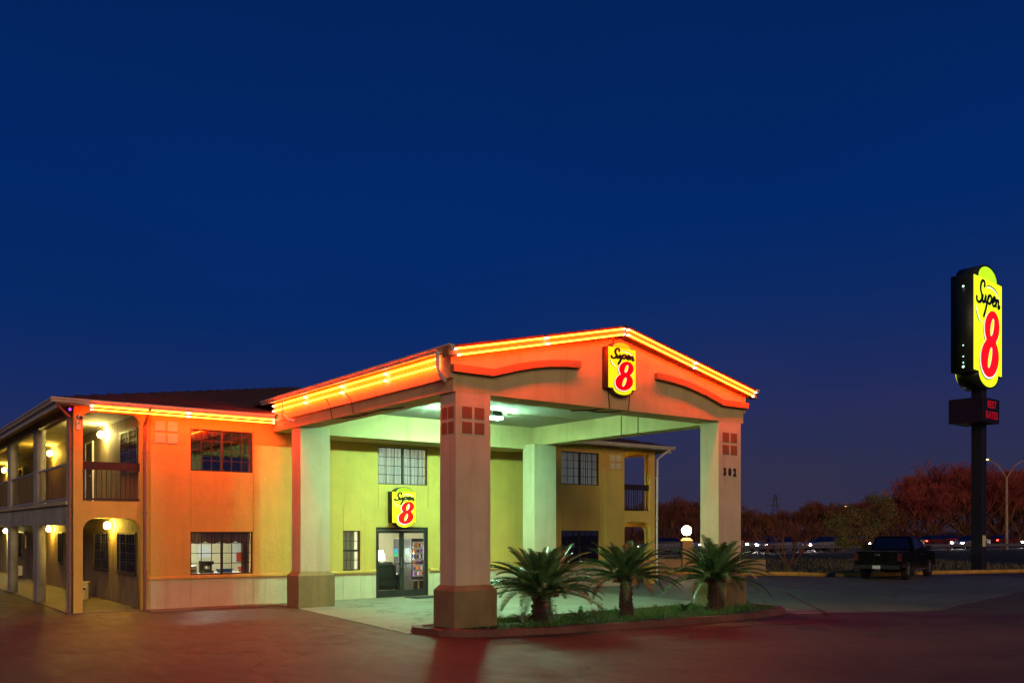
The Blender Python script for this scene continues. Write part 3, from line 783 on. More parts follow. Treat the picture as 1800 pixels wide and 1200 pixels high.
# arched trims on the gable
half = [(9.97, 5.54), (10.98, 5.54), (11.3, 5.635), (11.7, 5.745), (12.1, 5.835), (12.5, 5.905), (12.95, 5.955), (13.43, 5.985)]
for s in (0, 1):
    top = [(x if s == 0 else 2 * CX - x, z) for x, z in half]; bot = [(x, z - .155) for x, z in top]
    b = B()
    for i in range(len(top) - 1):
        a0, a1, c1, c0 = top[i], top[i + 1], bot[i + 1], bot[i]
        b.hexa([(c0[0], GY - .13, c0[1]), (c1[0], GY - .13, c1[1]), (a1[0], GY - .13, a1[1]), (a0[0], GY - .13, a0[1])], [(c0[0], GY + .004, c0[1]), (c1[0], GY + .004, c1[1]), (a1[0], GY + .004, a1[1]), (a0[0], GY + .004, a0[1])])
    bmesh.ops.remove_doubles(b.bm, verts=b.bm.verts, dist=1e-4)
    cpart('arched_trim', b, M['trim'])
# neon: two rows on each slope of the gable, two on the left fascia
for d in (.035, .165):
    for s in (-1, 1):
        xo = CX + s * (4.78 if d < .1 else 4.70)
        p = (CX + s * .05, 15.05, rake(CX, d)); q = (xo, 15.05, rake(xo, d))
        m = 2 if s < 0 else 2
        neon_run(can, p, q, m, r=.016)
for zz in (5.70, 5.55): neon_run(can, (9.89, 15.75, zz), (9.89, 24.6, zz), 4, nrm=(-1, 0, 0), r=.017)
# small leaders and elbows down the left side
b = B(); b.tube([(9.78, 15.55, 5.82), (9.78, 15.55, 5.50), (9.80, 15.5, 5.35), (9.95, 15.52, 5.22)], .04, 8); cpart('gutter_outlet', b, M['gutter'])
b = B(); b.tube([(9.78, 23.6, 5.82), (9.78, 23.6, 5.35), (9.85, 23.4, 5.2), (10.0, 23.3, 5.15)], .045, 8)
cpart('gutter_outlet', b, M['gutter'])
for pts_, r_ in (
    ([(9.86, 21.0, 5.5), (9.98, 21.0, 5.3), (10.02, 21.0, 5.02), (10.2, 20.6, 4.985), (10.3, 19.6, 4.98)], .014),
    ([(9.86, 19.9, 5.5), (9.97, 19.8, 5.32), (10.02, 19.8, 5.02), (10.25, 19.4, 4.98), (10.2, 18.8, 4.985), (10.4, 18.0, 4.985)], .014),
    ([(14.36, GY - .02, 6.4), (14.33, GY - .02, 5.6), (14.40, GY - .02, 5.02), (14.2, GY + .3, 4.98), (13.9, GY + .74, 4.985), (13.6, 17.2, 5.58)], .016),
    ([(15.05, GY - .02, 5.35), (15.02, GY - .02, 5.02), (14.8, GY + .25, 4.975), (14.5, GY + .5, 4.975), (14.3, GY + .74, 5.02)], .014),
    ([(14.55, GY - .03, 6.42), (14.5, GY - .03, 6.62), (14.7, GY - .03, 6.72)], .014),
    ([(18.69, 19.4, 5.56), (18.68, 19.4, 5.0), (18.9, 19.4, 4.985)], .012),
    ([(18.69, 18.7, 5.5), (18.68, 18.7, 5.0), (18.9, 18.7, 4.985)], .012),
): cpart('cable', B().tube(pts_, r_, 6), M['cable'])
# house number
def text_mesh(s, size, extr, offset=0.0):
    cu = bpy.data.curves.new('txt', 'FONT'); cu.body = s; cu.size = size; cu.extrude = extr; cu.offset = offset; cu.align_x = 'CENTER'; cu.align_y = 'CENTER'
    o = bpy.data.objects.new('txt', cu); me = bpy.data.meshes.new_from_object(o); b = B(); b.bm.from_mesh(me)
    bpy.data.objects.remove(o); bpy.data.curves.remove(cu); bpy.data.meshes.remove(me); return b
for i, chx in enumerate('302'):
    b = text_mesh(chx, .26, .008, .014)
    bmesh.ops.transform(b.bm, matrix=Matrix.Translation((18.54 + .20 * i, GY - .006, 3.67)) @ Matrix.Rotation(R(90), 4, 'X') @ Matrix.Diagonal((.8, 1, 1, 1)), verts=b.bm.verts)
    # serif feet
    if chx == '2': b.box(18.54 + .20 * i - .06, 18.54 + .20 * i + .065, GY - .014, GY, 3.572, 3.60)
    cpart('house_number', b, M['black'])

# ------------------------------------------------------------ light fixtures
def canopy_light(x, y, label, lm='fluor'):
    t = thing('ceiling_light', label, 'light', (x, y, 5.44), group='canopy ceiling lights')
    b = B(); b.hexa([(-.20, -.14, .0), (.20, -.14, .0), (.20, .14, .0), (-.20, .14, .0)], [(-.15, -.10, .16), (.15, -.10, .16), (.15, .10, .16), (-.15, .10, .16)])
    obj('housing', b, M['greymetal'], t, False)
    b = B(); b.box(-.18, .18, -.12, .12, -.055, -.001, .01); obj('lens', b, M[lm], t, False)
canopy_light(15.25, 21.1, 'green-white floodlight box on the canopy ceiling beside the front pillar')
canopy_light(13.72, 21.1, 'green-white floodlight box added on the canopy ceiling to brighten the entrance wall, hidden behind the front pillar')  # second floodlight added out of sight to brighten the entrance wall

def wall_lamp(x, y, z, mat, label, grp='gallery wall lamps'):
    t = thing('wall_lamp', label, 'lamp', (x, y, z), group=grp)
    b = B(); b.box(.0, .048, -.06, .06, -.09, .09, .008); obj('backplate', b, M['black'], t, False)
    b = B(); b.ball((-.10, 0, 0), .095, 1, 1, 1.15); obj('glass_bulb', b, mat, t, False, True)
for y, z, m, l in ((29.2, 5.05, 'porch_w', 'glowing wall lamp upstairs nearest the building corner'), (37.5, 5.05, 'porch', 'second glowing wall lamp along the upper side gallery'), (49.4, 5.05, 'porch', 'farthest glowing wall lamp on the upper side gallery'),
                   (28.4, 2.28, 'porch', 'glowing wall lamp between two windows under the ground floor arch'), (37.8, 2.2, 'porch', 'second glowing wall lamp along the ground floor gallery'), (48.9, 2.1, 'porch_w', 'farthest glowing wall lamp on the ground floor gallery')):
    wall_lamp(6.40, y, z, M[m], l)
for y, z, l in ((27.6, 5.0, 'lamp hidden inside the far right upper gallery'), (27.6, 2.3, 'lamp hidden inside the far right lower gallery')):
    t = thing('wall_lamp', l, 'lamp', (24.35, y, z)); b = B(); b.box(-.048, 0, -.06, .06, -.09, .09); obj('backplate', b, M['black'], t, False)
    b = B(); b.ball((.075, 0, 0), .05); obj('glass_bulb', b, M['porch'], t, False, True)

# security cameras and bullet camera at the corner post
t = thing('security_camera', 'round security camera on the orange corner post under the eave', 'camera', (4.86, Wy - .02, 5.02))
b = B(); b.box(-.05, .05, -.03, 0, -.30, -.05, .005); b.tube([(0, -.03, -.15), (0, -.12, -.1), (0, -.14, -.02)], .02, 8); obj('bracket', b, M['white'], t, False)
b = B(); b.tube([(-.02, -.12, .02), (-.0, -.30, -.02)], .07, 14); obj('body', b, M['gutter'], t, False)
b = B(); b.tube([(0, -.301, -.02), (0, -.31, -.02)], .045, 14); obj('lens', b, M['black'], t, False)
t = thing('security_camera', 'small security camera with violet infrared glow under the eave corner', 'camera', (4.62, Wy - .2, 5.22))
b = B(); b.tube([(0, 0, .10), (0, 0, .0)], .015, 8); b.tube([(0, .1, .0), (-.02, -.14, -.03)], .045, 12); obj('body', b, M['black'], t, False)
b = B(); b.tube([(-.02, -.141, -.03), (-.021, -.15, -.031)], .038, 12); obj('lens', b, emis('infrared_glow', (.45, .05, .9), 1.3), t, False)

# ------------------------------------------------------------ signs
def catmull(pts, n=6):
    out = []; P = [pts[0]] + list(pts) + [pts[-1]]
    for i in range(1, len(P) - 2):
        p0, p1, p2, p3 = (Vector(q) for q in P[i - 1:i + 3])
        for k in range(n):
            t = k / n; out.append(.5 * ((2 * p1) + (p2 - p0) * t + (2 * p0 - 5 * p1 + 4 * p2 - p3) * t * t + (3 * p1 - p0 - 3 * p2 + p3) * t ** 3))
    out.append(Vector(P[-2])); return out

def sign(name, label, loc, rz, W, H, D, cabm, Y='sign_y', G='sign_g', Rr='sign_r', Wm='sign_w', wires=False, double=False):
    """face in the local XZ plane looking along -Y; origin at the middle of the rectangle"""
    t = thing(name, label, 'sign', loc, rz)
    def outline(w, h, dx, dtop, dbot, ct=-.01, n=14):
        p = [(-w / 2, -h / 2)]
        for k in range(n + 1):
            a = R(180 + 180 * k / n); p.append((w * .02 + dx * .5 * w * math.cos(a), -h / 2 + dbot * h * math.sin(a)))
        p.append((w / 2, -h / 2)); p.append((w / 2, h / 2))
        for k in range(n + 1):
            a = R(180 * k / n); p.append((w * ct + dx * .48 * w * math.cos(a), h / 2 + dtop * h * math.sin(a)))
        p.append((-w / 2, h / 2)); return p
    b = B(); b.plate(outline(W, H, .70, .145, .15), [], 'XZ', 0, D); obj('cabinet', b, cabm, t, False)
    sides = (1, -1) if double else (1,)
    for sd in sides:
        fy = (lambda y: y) if sd == 1 else (lambda y: D - y)
        def put(nm, b, mats):
            for v in b.bm.verts:
                v.co.y = fy(v.co.y)
                if sd == -1: v.co.x = -v.co.x
            obj(nm, b, mats, t, False)
        b = B(); s = .955
        b.mi = 0; b.plate(outline(W * s, H * .975, .68, .0, .148), [], 'XZ', -.012, .01)
        b.mi = 1; o_ = []
        for k in range(15):
            a = R(180 * k / 14); o_.append((-.01 * W + .31 * W * math.cos(a), H * .489 + H * .135 * math.sin(a)))
        b.plate(o_, [], 'XZ', -.011, .009)
        put('face', b, [M[Y], M[G]])
        UV = lambda u, v: ((u - .5) * W * s, (v - .5) * H * .975)
        def px(x, y):  # traced units -> face
            u = (x - 555) / 380; yt = 395 + 35 * u; yb = 970 + 30 * u; return UV(u, (yb - y) / (yb - yt))
        def ell(b, cu, cv, ru, rv, y0, th, sl=.12, n=36):
            pts = []
            for k in range(n):
                a = 2 * math.pi * k / n; u = cu + ru * math.cos(a); v = cv + rv * math.sin(a); pts.append(UV(u + sl * (v - cv), v))
            b.plate(pts, [], 'XZ', y0, th)
        def ribbon(b, pts, wd, y0, th=.004, smooth=True, taper=False):
            q = catmull([Vector(px(*p)) for p in pts]) if smooth else [Vector(px(*p)) for p in pts]
            L = []; Rr_ = []
            for i, p in enumerate(q):
                d = (q[min(i + 1, len(q) - 1)] - q[max(i - 1, 0)]).normalized(); n = Vector((-d.y, d.x))
                kk = 1 if not taper else .25 + .75 * math.sin(math.pi * (i + .5) / len(q))
                ww = wd * kk * (.75 + .45 * abs(d.y)); L.append(p + n * ww / 2); Rr_.append(p - n * ww / 2)
            for i in range(len(q) - 1):
                a0, a1, c1, c0 = L[i], L[i + 1], Rr_[i + 1], Rr_[i]; yy = y0 - .0002 * (i % 2)
                b.hexa([(a0.x, yy, a0.y), (a1.x, yy, a1.y), (c1.x, yy, c1.y), (c0.x, yy, c0.y)], [(a0.x, yy + th, a0.y), (a1.x, yy + th, a1.y), (c1.x, yy + th, c1.y), (c0.x, yy + th, c0.y)])
        k = .003
        # ring behind the lettering
        b = B(); b.mi = 0
        ribbon(b, [(716, 456), (745, 446), (790, 448), (840, 462), (875, 482), (893, 505)], W * .022, -.016, taper=True)
        ribbon(b, [(581, 578), (583, 605), (598, 640), (625, 670), (655, 682)], W * .020, -.016, taper=True)
        b.mi = 1
        ribbon(b, [(718, 464), (748, 455), (790, 457), (838, 471), (872, 492), (888, 512)], W * .022, -.0175, taper=True)
        ribbon(b, [(590, 578), (592, 603), (606, 636), (631, 664), (660, 676)], W * .022, -.0175, taper=True)
        put('ring', b, [M['sign_k'], M[Wm]])
        b = B()
        def eight(b, dx, dy, gx, gy, y0, th, sl=.12, n=64):
            """outline of the figure as one closed shape: two stacked loops joined by a soft waist"""
            C1, C2 = (.585, .170, .318 + gx, .212 + gy), (.625, .505, .262 + gx, .185 + gy)
            vm = .362; pts = []
            def half(v):
                best = 0
                for cu, cv, ru, rv in (C1, C2):
                    q = 1 - ((v - cv) / rv) ** 2
                    if q > 0: best = max(best, ru * q ** .5)
                w_ = (.175 + gx) * max(0, 1 - ((v - vm) / .085) ** 2) ** .5 if abs(v - vm) < .085 else 0
                return max(best, w_)
            v0, v1 = C1[1] - C1[3], C2[1] + C2[3]
            cu_ = lambda v: C1[0] + (C2[0] - C1[0]) * (v - C1[1]) / (C2[1] - C1[1])
            vs = [v0 + (v1 - v0) * (.5 - .5 * math.cos(math.pi * k / n)) for k in range(n + 1)]
            right = [(cu_(v) + half(v), v) for v in vs]; left = [(cu_(v) - half(v), v) for v in reversed(vs[1:-1])]
            b.plate([UV(u + dx + sl * (v - vm), v + dy) for u, v in right + left], [], 'XZ', y0, th)
        b.mi = 0; eight(b, -.032, -.024, .018, .008, -.0165, k)
        b.mi = 1; eight(b, -.017, -.013, .016, .008, -.0195, k)
        b.mi = 2; eight(b, 0, 0, .004, .0, -.0225, k)
        b.mi = 0
        ell(b, .570, .170, .056, .118, -.0245, k, .45); ell(b, .648, .505, .056, .100, -.0245, k, .40)
        b.mi = 1
        ell(b, .562, .172, .056, .116, -.0265, k, .45); ell(b, .640, .507, .055, .098, -.0265, k, .40)
        b.mi = 3
        ell(b, .548, .170, .042, .104, -.0285, k, .45); ell(b, .627, .505, .040, .088, -.0285, k, .40)
        put('numeral', b, [M['sign_k'], M[Wm], M[Rr], M[Y]])
        b = B(); wl = W * (.062 if W < 2 else .050)
        ribbon(b, [(688, 462), (696, 440), (686, 424), (664, 424), (645, 446), (640, 478), (655, 508), (655, 535), (632, 555), (604, 556), (588, 540), (592, 520)], wl, -.0305)
        ribbon(b, [(672, 505), (664, 535), (672, 553), (692, 545), (712, 508), (704, 540), (716, 552)], wl, -.0312)
        ribbon(b, [(748, 506), (728, 550), (704, 600), (676, 646)], wl, -.0319)
        ribbon(b, [(738, 530), (760, 506), (782, 510), (784, 534), (762, 556), (738, 552)], wl, -.0326)
        ribbon(b, [(796, 546), (822, 536), (838, 518), (826, 508), (806, 524), (800, 552), (818, 566), (842, 556)], wl * .9, -.0333)
        ribbon(b, [(856, 516), (850, 545), (846, 572)], wl, -.0340)
        ribbon(b, [(852, 545), (868, 526), (884, 526), (882, 552), (878, 572), (892, 574), (905, 556)], wl * .9, -.0347)
        put('lettering', b, M['sign_k'])
    return t
SX, SZ = 14.635, 5.93
sign('gable_sign', 'small lit yellow Super 8 sign on the canopy gable', (SX, 15.17, SZ), 0, .92, .97, .185, M['cab_br'])
sign('door_sign', 'small lit yellow Super 8 sign above the entrance doors', (14.32, 24.76, 2.87), 0, .90, 1.00, .24, M['cab_gr'])

# tall roadside sign
PB = LD(22.7, 43.4)
ang = R(49)     # face runs 49 degrees to the right of the view axis
rzs = TH - ang  # local +X = along the face, away to the right
fx = Vector((math.cos(rzs), math.sin(rzs), 0)); fy_ = Vector((-math.sin(rzs), math.cos(rzs), 0))
corner = LD(22.44, 43.4)
cen = corner + fx * 1.80 ; cen.z = 12.3
ps = sign('pylon_sign', 'large lit yellow Super 8 sign on the tall dark pole by the highway', tuple(cen), rzs, 3.6, 4.75, 1.05, M['cab_gr'], 'psign_y', 'psign_g', 'psign_r', 'sign_w', double=True)
c2 = LD(22.94, 43.4); c2.z = 8.05
mb = thing('message_board', 'small dark message board reading BEST RATES in red below the large sign', 'sign', tuple(c2), rzs)
b = B(); b.box(0, 2.0, 0, 1.65, -.60, .60, .02); obj('cabinet', b, M['cab_dk'], mb, False)
b = B(); b.box(.08, 1.92, -.012, -.001, -.53, .53); obj('screen', b, M['sign_k'], mb, False)
for s_, zz in (('BEST', .26), ('RATES', -.26)):
    b = text_mesh(s_, .50, .006, .012)
    bmesh.ops.transform(b.bm, matrix=Matrix.Translation((1.0, -.022, zz)) @ Matrix.Rotation(R(90), 4, 'X') @ Matrix.Diagonal((1.05, 1, 1, 1)), verts=b.bm.verts)
    obj('lettering', b, M['led'], mb, False)
pl = LD(23.62, 45.1)
pt = thing('sign_pole', 'tall dark steel pole carrying the large roadside sign', 'pole', (pl.x, pl.y, 0), rzs)
b = B(); b.box(-.27, .27, -.27, .27, .0, 9.25, .02); obj('shaft', b, M['steel_dk'], pt, False)
b = B(); b.box(-.5, .5, -.5, .5, 0, .12, .01); obj('footing', b, M['lowwall'], pt, False)
b = B(); b.box(-.26, .12, -.285, -.272, 1.32, 1.88, .003); obj('notice_plate', b, M['tile_cream'], pt, False)
b = B()
for u, z in ((-.0, 13.9), (.0, 10.9), (.0, 10.6), (.0, 10.35)): b.ball((0, 0, 0), .01)
b.bm.free()
lp = corner - fx * .012
b = B()
for z, r in ((14.1, .05), (11.2, .03), (10.65, .03), (10.35, .03), (10.15, .06)):
    b.ball(tuple(corner + fy_ * .45 - fx * .01 + Vector((0, 0, z))), r, n=1)
obj('indicator_lamps', b, emis('tiny_lamp', (.6, 1, .7), 3), ps, True)
# note: the lamps sit on the cabinet's side, so they are placed in its own frame
for ch in ps.children:
    if ch.name.startswith('indicator_lamps'):
        mw = Matrix.Translation(ps.location) @ Matrix.Rotation(rzs, 4, 'Z')
        me = ch.data
        for v in me.vertices: v.co = mw.inverted() @ (Vector(v.co) + Vector(ps.location))

# ------------------------------------------------------------ island with cycads
isl = [(9.45, 16.02), (9.62, 15.25), (10.05, 14.75), (10.6, 14.50), (12.07, 14.16), (14.2, 13.86), (16.85, 13.72), (18.5, 13.85), (19.5, 14.15), (19.95, 14.6), (20.0, 15.6), (19.8, 16.3), (19.0, 16.5), (14, 16.55), (10.8, 16.5), (9.6, 16.35)]
cen_i = Vector((14.8, 15.2))
inner = [tuple(Vector(p) + (cen_i - Vector(p)).normalized() * .0 + Vector((.18 if p[0] < 12 else (-.18 if p[0] > 18 else 0), .17 if p[1] < 15.3 else -.17))) for p in isl]
b = B(); n = len(isl)
lo = [b.bm.verts.new((p[0], p[1], -.02)) for p in isl]; mid = [b.bm.verts.new((p[0] + (q[0] - p[0]) * .15, p[1] + (q[1] - p[1]) * .15, .135)) for p, q in zip(isl, inner)]
hi = [b.bm.verts.new((q[0], q[1], .145)) for q in inner]; dn = [b.bm.verts.new((q[0], q[1], .02)) for q in inner]
for r0, r1 in ((lo, mid), (mid, hi), (hi, dn)):
    for i in range(n): b._f([r0[i], r0[(i + 1) % n], r1[(i + 1) % n], r1[i]])
kind(obj('island_kerb', b, M['kerb_red']), 'structure')
b = B(); b.prism(inner, lambda x, y: (x, y, .0), lambda x, y: (x, y, .115)); kind(obj('soil', b, M['soil']), 'structure')

def inside(p, poly):
    c = False; j = len(poly) - 1
    for i in range(len(poly)):
        if (poly[i][1] > p[1]) != (poly[j][1] > p[1]) and p[0] < (poly[j][0] - poly[i][0]) * (p[1] - poly[i][1]) / (poly[j][1] - poly[i][1]) + poly[i][0]: c = not c
        j = i
    return c
rg = random.Random(3)
b = B(); cnt = 0
while cnt < 6000:
    x, y = rg.uniform(10.2, 19.7), rg.uniform(14.0, 16.4)
    if not inside((x, y), inner) or (9.98 < x < 11.12 and y > 15.2) or (18.15 < x < 19.35 and y > 15.2): continue
    d = math.sin(x * 3.1) * math.cos(y * 5 + x) + rg.uniform(-.6, .6)
    if d < .12: continue
    h = rg.uniform(.05, .13) * (1 + max(0, d) * .4); a = rg.uniform(0, 6.28); wv = rg.uniform(.005, .010); lx, ly = rg.gauss(0, .035), rg.gauss(0, .035)
    b.poly([(x + wv * math.cos(a), y + wv * math.sin(a), .11), (x - wv * math.cos(a), y - wv * math.sin(a), .11), (x + lx, y + ly, .11 + h)]); cnt += 1
kind(obj('grass', b, M['grass']), 'stuff')

def frond(b, base, az, el, L, droop, r, wid=.16, nl=52, vee=.35):
    """one pinnate frond: arching rachis with two combs of narrow leaflets"""
    pts = []; p = Vector(base); e_ = el; n = 12
    for i in range(n + 1):
        pts.append(p.copy()); d = Vector((math.cos(az) * math.cos(e_), math.sin(az) * math.cos(e_), math.sin(e_))); p = p + d * L / n; e_ -= droop / n * (0.4 + 1.2 * i / n)
    b.mi = 1; b.tube(pts, [max(.003, .011 * (1 - i / n)) for i in range(n + 1)], 4, False); b.mi = 0
    for k in range(nl):
        t = .10 + .90 * k / nl; f = t * n; i = min(n - 1, int(f)); q = pts[i].lerp(pts[i + 1], f - i); d = (pts[i + 1] - pts[i]).normalized()
        side = d.cross(Vector((0, 0, 1)));
        if side.length < .01: side = Vector((math.sin(az), -math.cos(az), 0))
        side.normalize(); up = side.cross(d).normalized()
        ll = wid * (math.sin(math.pi * min(1, t * .82 + .16)) ** .6) * r.uniform(.85, 1.1)
        for s in (-1, 1):
            dirn = (side * s * .80 + d * (.55 + .3 * t) + up * (vee + r.uniform(-.08, .08))).normalized()
            wv = d * .0098
            tip = q + dirn * ll + Vector((0, 0, -.02))
            m = q + dirn * ll * .5
            v = [b.bm.verts.new(q - wv), b.bm.verts.new(q + wv), b.bm.verts.new(m + wv * .9), b.bm.verts.new(tip), b.bm.verts.new(m - wv * .9)]
            b._f(v)

def cycad(x, y, th, tr, L, nf, seed, label, zc=0):
    r = random.Random(seed)
    t = thing('cycad_palm', label, 'palm', (x, y, .11), group='cycads in the entrance island')
    b = B(); prof = []
    for i in range(9): z = -.05 + (th + .05) * i / 8; prof.append((tr * (1.15 - .25 * i / 8 + .05 * math.sin(i * 2)), z))
    b.lathe(prof, 14)
    for i in range(150):
        z = r.uniform(0, th); a = r.uniform(0, 6.28); rr = tr * (1.12 - .25 * z / th)
        c, s = math.cos(a), math.sin(a); b.tube([(rr * c * .9, rr * s * .9, z), (rr * c * 1.18, rr * s * 1.18, z + .05)], [.022, .008], 4)
    obj('trunk', b, M['trunk'], t, False)
    b = B()
    for i in range(70):
        a = r.uniform(0, 6.28); e_ = r.uniform(-.6, .8); c, s = math.cos(a), math.sin(a)
        b.tube([(c * tr * .7, s * tr * .7, th), (c * (tr + .20 * math.cos(e_)), s * (tr + .20 * math.cos(e_)), th + .02 + .16 * math.sin(e_))], [.018, .006], 4)
    obj('leaf_bases', b, M['bark'], t, False)
    b = B()
    for i in range(nf):
        q = i / nf; az = i * 2.39996 + r.uniform(-.15, .15); el = R(84 - 80 * q ** .85 + r.uniform(-6, 6)); LL = L * (0.80 + .30 * q) * r.uniform(.9, 1.08)
        if q < .18: LL *= .82
        frond(b, (math.cos(az) * .05, math.sin(az) * .05, th + .04), az, el, LL, R(26 + 48 * q + r.uniform(-12, 18)), r, wid=.165 * L)
    obj('crown', b, [M['frond'], M['herb']], t, False)
    return t
cycad(12.2, 15.15, .64, .20, 1.50, 68, 1, 'leftmost squat cycad palm with broad bluish fronds beside the front pillar')
cycad(14.55, 14.95, .86, .14, 1.34, 56, 5, 'middle cycad palm with bright upright fronds in the island')
cycad(17.45, 14.75, .78, .18, 1.45, 60, 9, 'right cycad palm with leaning trunk in front of the numbered pillar')
# pups and small plants
def pup(x, y, L, nf, seed, label, mats=None):
    r = random.Random(seed); t = thing('small_cycad', label, 'plant', (x, y, .11)); b = B()
    for i in range(nf):
        az = i * 2.4 + r.uniform(-.3, .3); frond(b, (0, 0, 0), az, R(r.uniform(25, 70)), L * r.uniform(.8, 1.1), R(60), r, wid=.14 * L + .03, nl=20)
    obj('fronds', b, [M['frond'], M['herb']], t, False)
pup(12.95, 14.72, .50, 9, 4, 'low cycad pup arching over the kerb right of the left palm')
pup(11.75, 15.2, .42, 7, 8, 'thin cycad pup left of the leftmost palm trunk')
pup(16.6, 15.0, .42, 8, 12, 'light green cycad pup left of the right palm trunk')
def leafy(x, y, h, n, seed, label, mat, pink=False):
    r = random.Random(seed); t = thing('leafy_plant', label, 'plant', (x, y, .11)); bs = B(); bl = B()
    for i in range(n):
        az = r.uniform(0, 6.28); tip = Vector((math.cos(az) * h * .4 * r.random(), math.sin(az) * h * .4 * r.random(), h * r.uniform(.6, 1.1)))
        bs.tube([(0, 0, 0), tuple(tip * .5 + Vector((0, 0, .03))), tuple(tip)], [.006, .004, .003], 4)
        for k in range(5):
            q = tip * (.45 + .13 * k); a2 = r.uniform(0, 6.28); d = Vector((math.cos(a2), math.sin(a2), r.uniform(.1, .8))).normalized() * h * r.uniform(.18, .3); s_ = Vector((-math.sin(a2), math.cos(a2), 0)) * h * .05
            bl.poly([tuple(q), tuple(q + d * .5 + s_), tuple(q + d), tuple(q + d * .5 - s_)])
    obj('stems', bs, M['herb'], t, False); obj('leaves', bl, mat, t, False)
leafy(14.1, 15.35, .34, 6, 1, 'sprig with upright green leaves left of the middle palm', M['herb'])
leafy(13.75, 15.2, .24, 14, 2, 'pinkish low shrub in the island between two palms', M['pinkleaf'])
leafy(12.72, 15.25, .38, 3, 3, 'single upright leaf shoot beside the left palm trunk', M['herb'])
leafy(15.7, 15.2, .2, 8, 6, 'low green clump right of the middle palm', M['herb'])
for q_, (x_, y_, h_, lb_) in enumerate(((11.45, 14.75, .16, 'low leafy clump beside the front pillar base'), (13.2, 15.6, .18, 'low clump behind the pup right of the left palm'), (15.2, 14.5, .14, 'tiny clump at the kerb right of the middle palm'), (16.1, 15.5, .22, 'bushy clump between the middle and right palms'), (18.3, 14.4, .16, 'low clump at the kerb right of the right palm'), (14.9, 15.7, .2, 'round clump right behind the middle palm'))): leafy(x_, y_, h_, 9, 20 + q_, lb_, M['herb'])
leafy(19.45, 15.3, .2, 8, 7, 'low clump at the right foot of the numbered pillar', M['herb'])

# ------------------------------------------------------------ small things by the building
t = thing('door_mat', 'dark rubber mat in front of the entrance doors', 'mat', (15.0, 24.3, .014))
b = B(); b.box(-.75, .75, -.35, .35, 0, .014, .004)
for i in range(18): b.box(-.70 + i * .08, -.66 + i * .08, -.31, .31, .0141, .019)
obj('mat', b, M['mat'], t, False)
t = thing('litter_bin', 'white bin with ash sand top in the gallery', 'bin', (5.9, 29.8, .022))
b = B(); b.lathe([(.17, 0), (.19, .02), (.21, .50), (.225, .52), (.225, .55), (.19, .56), (.18, .52)], 20); obj('body', b, M['tile_cream'], t, False, True)
b = B()
for i in range(7): a = i * .9; b.ball((.1 * math.cos(a), .1 * math.sin(a), .57 + .02 * (i % 3)), .05, n=1)
obj('crumpled_litter', b, M['black'], t, False)
b = B(); b.box(-.03, .05, -.215, -.2, .30, .36); obj('sticker', b, M['black'], t, False)

# rooms behind the glass
def panel_light(x, y, label):
    t = thing('ceiling_panel', label, 'light', (x, y, 2.63), group='ceiling panels inside')
    b = B(); b.box(-.62, .62, -.32, .32, .03, .069); obj('frame', b, M['white'], t, False); b = B(); b.box(-.58, .58, -.28, .28, .02, .029); obj('diffuser', b, M['inlight'], t, False)
panel_light(8.7, 27.4, 'ceiling light panel inside the left office room'); panel_light(14.6, 27.6, 'ceiling light panel inside the lobby')
panel_light(14.4, 27.3, 'added ceiling light panel brightening the curtains in the upstairs room over the lobby')  # panel added upstairs to light the curtains from behind
bpy.data.objects[[o.name for o in bpy.data.objects if o.name.startswith('ceiling_panel')][-1]].location.z = 5.2
M['curtain_fill'] = emis('dim_ceiling_panel', (.85, .95, 1), 5)  # weak panel added only to brighten the far upstairs curtains
panel_light(22.0, 27.0, 'added dim panel brightening the curtains in the far upstairs room')
for nm_, zz_ in (('x', 5.2),):
    q_ = [o for o in bpy.data.objects if o.get('label') == 'added dim panel brightening the curtains in the far upstairs room'][0]; q_.location.z = zz_
    for ch in q_.children:
        if ch.name.startswith('diffuser'): ch.data.materials[0] = M['curtain_fill']
t = thing('office_counter', 'long pale counter behind the office window', 'counter', (8.7, 26.3, .014))
b = B(); b.box(-1.3, 1.5, -.30, .30, .84, .89, .005); obj('top', b, M['white'], t, False); b = B(); b.box(-1.25, 1.45, -.26, .28, 0, .84); obj('cupboard', b, M['brown_door'], t, False)
t = thing('office_printer', 'white printer on the counter at the office window left side', 'printer', (8.0, 26.25, .905))
b = B(); b.box(-.22, .22, -.2, .2, 0, .22, .02); obj('body', b, M['white'], t, False); b = B(); b.box(-.16, .16, -.24, -.201, .05, .10); obj('tray', b, M['black'], t, False)
t = thing('coffee_machine', 'dark coffee machine with silver top behind the office window', 'machine', (8.55, 26.3, .905))
b = B(); b.box(-.17, .17, -.16, .16, 0, .06); b.box(-.17, .17, .02, .16, .06, .30); b.box(-.17, .17, -.16, .16, .24, .34, .01); obj('body', b, M['black'], t, False); b = B(); b.lathe([(.07, .07), (.09, .12), (.08, .2), (.05, .22)], 14, 0, -.07); obj('jug', b, M['chrome'], t, False)
for i, (x, l, m) in enumerate(((8.95, 'blue plastic box on the counter left of the window bar', 'bluep'), (9.12, 'blue tray on the counter right of the window bar', 'bluep'), (9.6, 'red basket on the counter at the right edge of the office window', 'redp'))):
    t = thing('tray' if i < 2 else 'basket', l, 'container', (x, 26.15, .905)); b = B()
    b.hexa([(-.09, -.1, 0), (.09, -.1, 0), (.09, .1, 0), (-.09, .1, 0)], [(-.13, -.13, .10 + .05 * (i == 2)), (.13, -.13, .10 + .05 * (i == 2)), (.13, .13, .10 + .05 * (i == 2)), (-.13, .13, .10 + .05 * (i == 2))]); obj('body', b, M[m], t, False)
    b = B(); b.box(-.135, .135, -.135, -.12, .09 + .05 * (i == 2), .11 + .05 * (i == 2)); obj('rim', b, M[m], t, False)
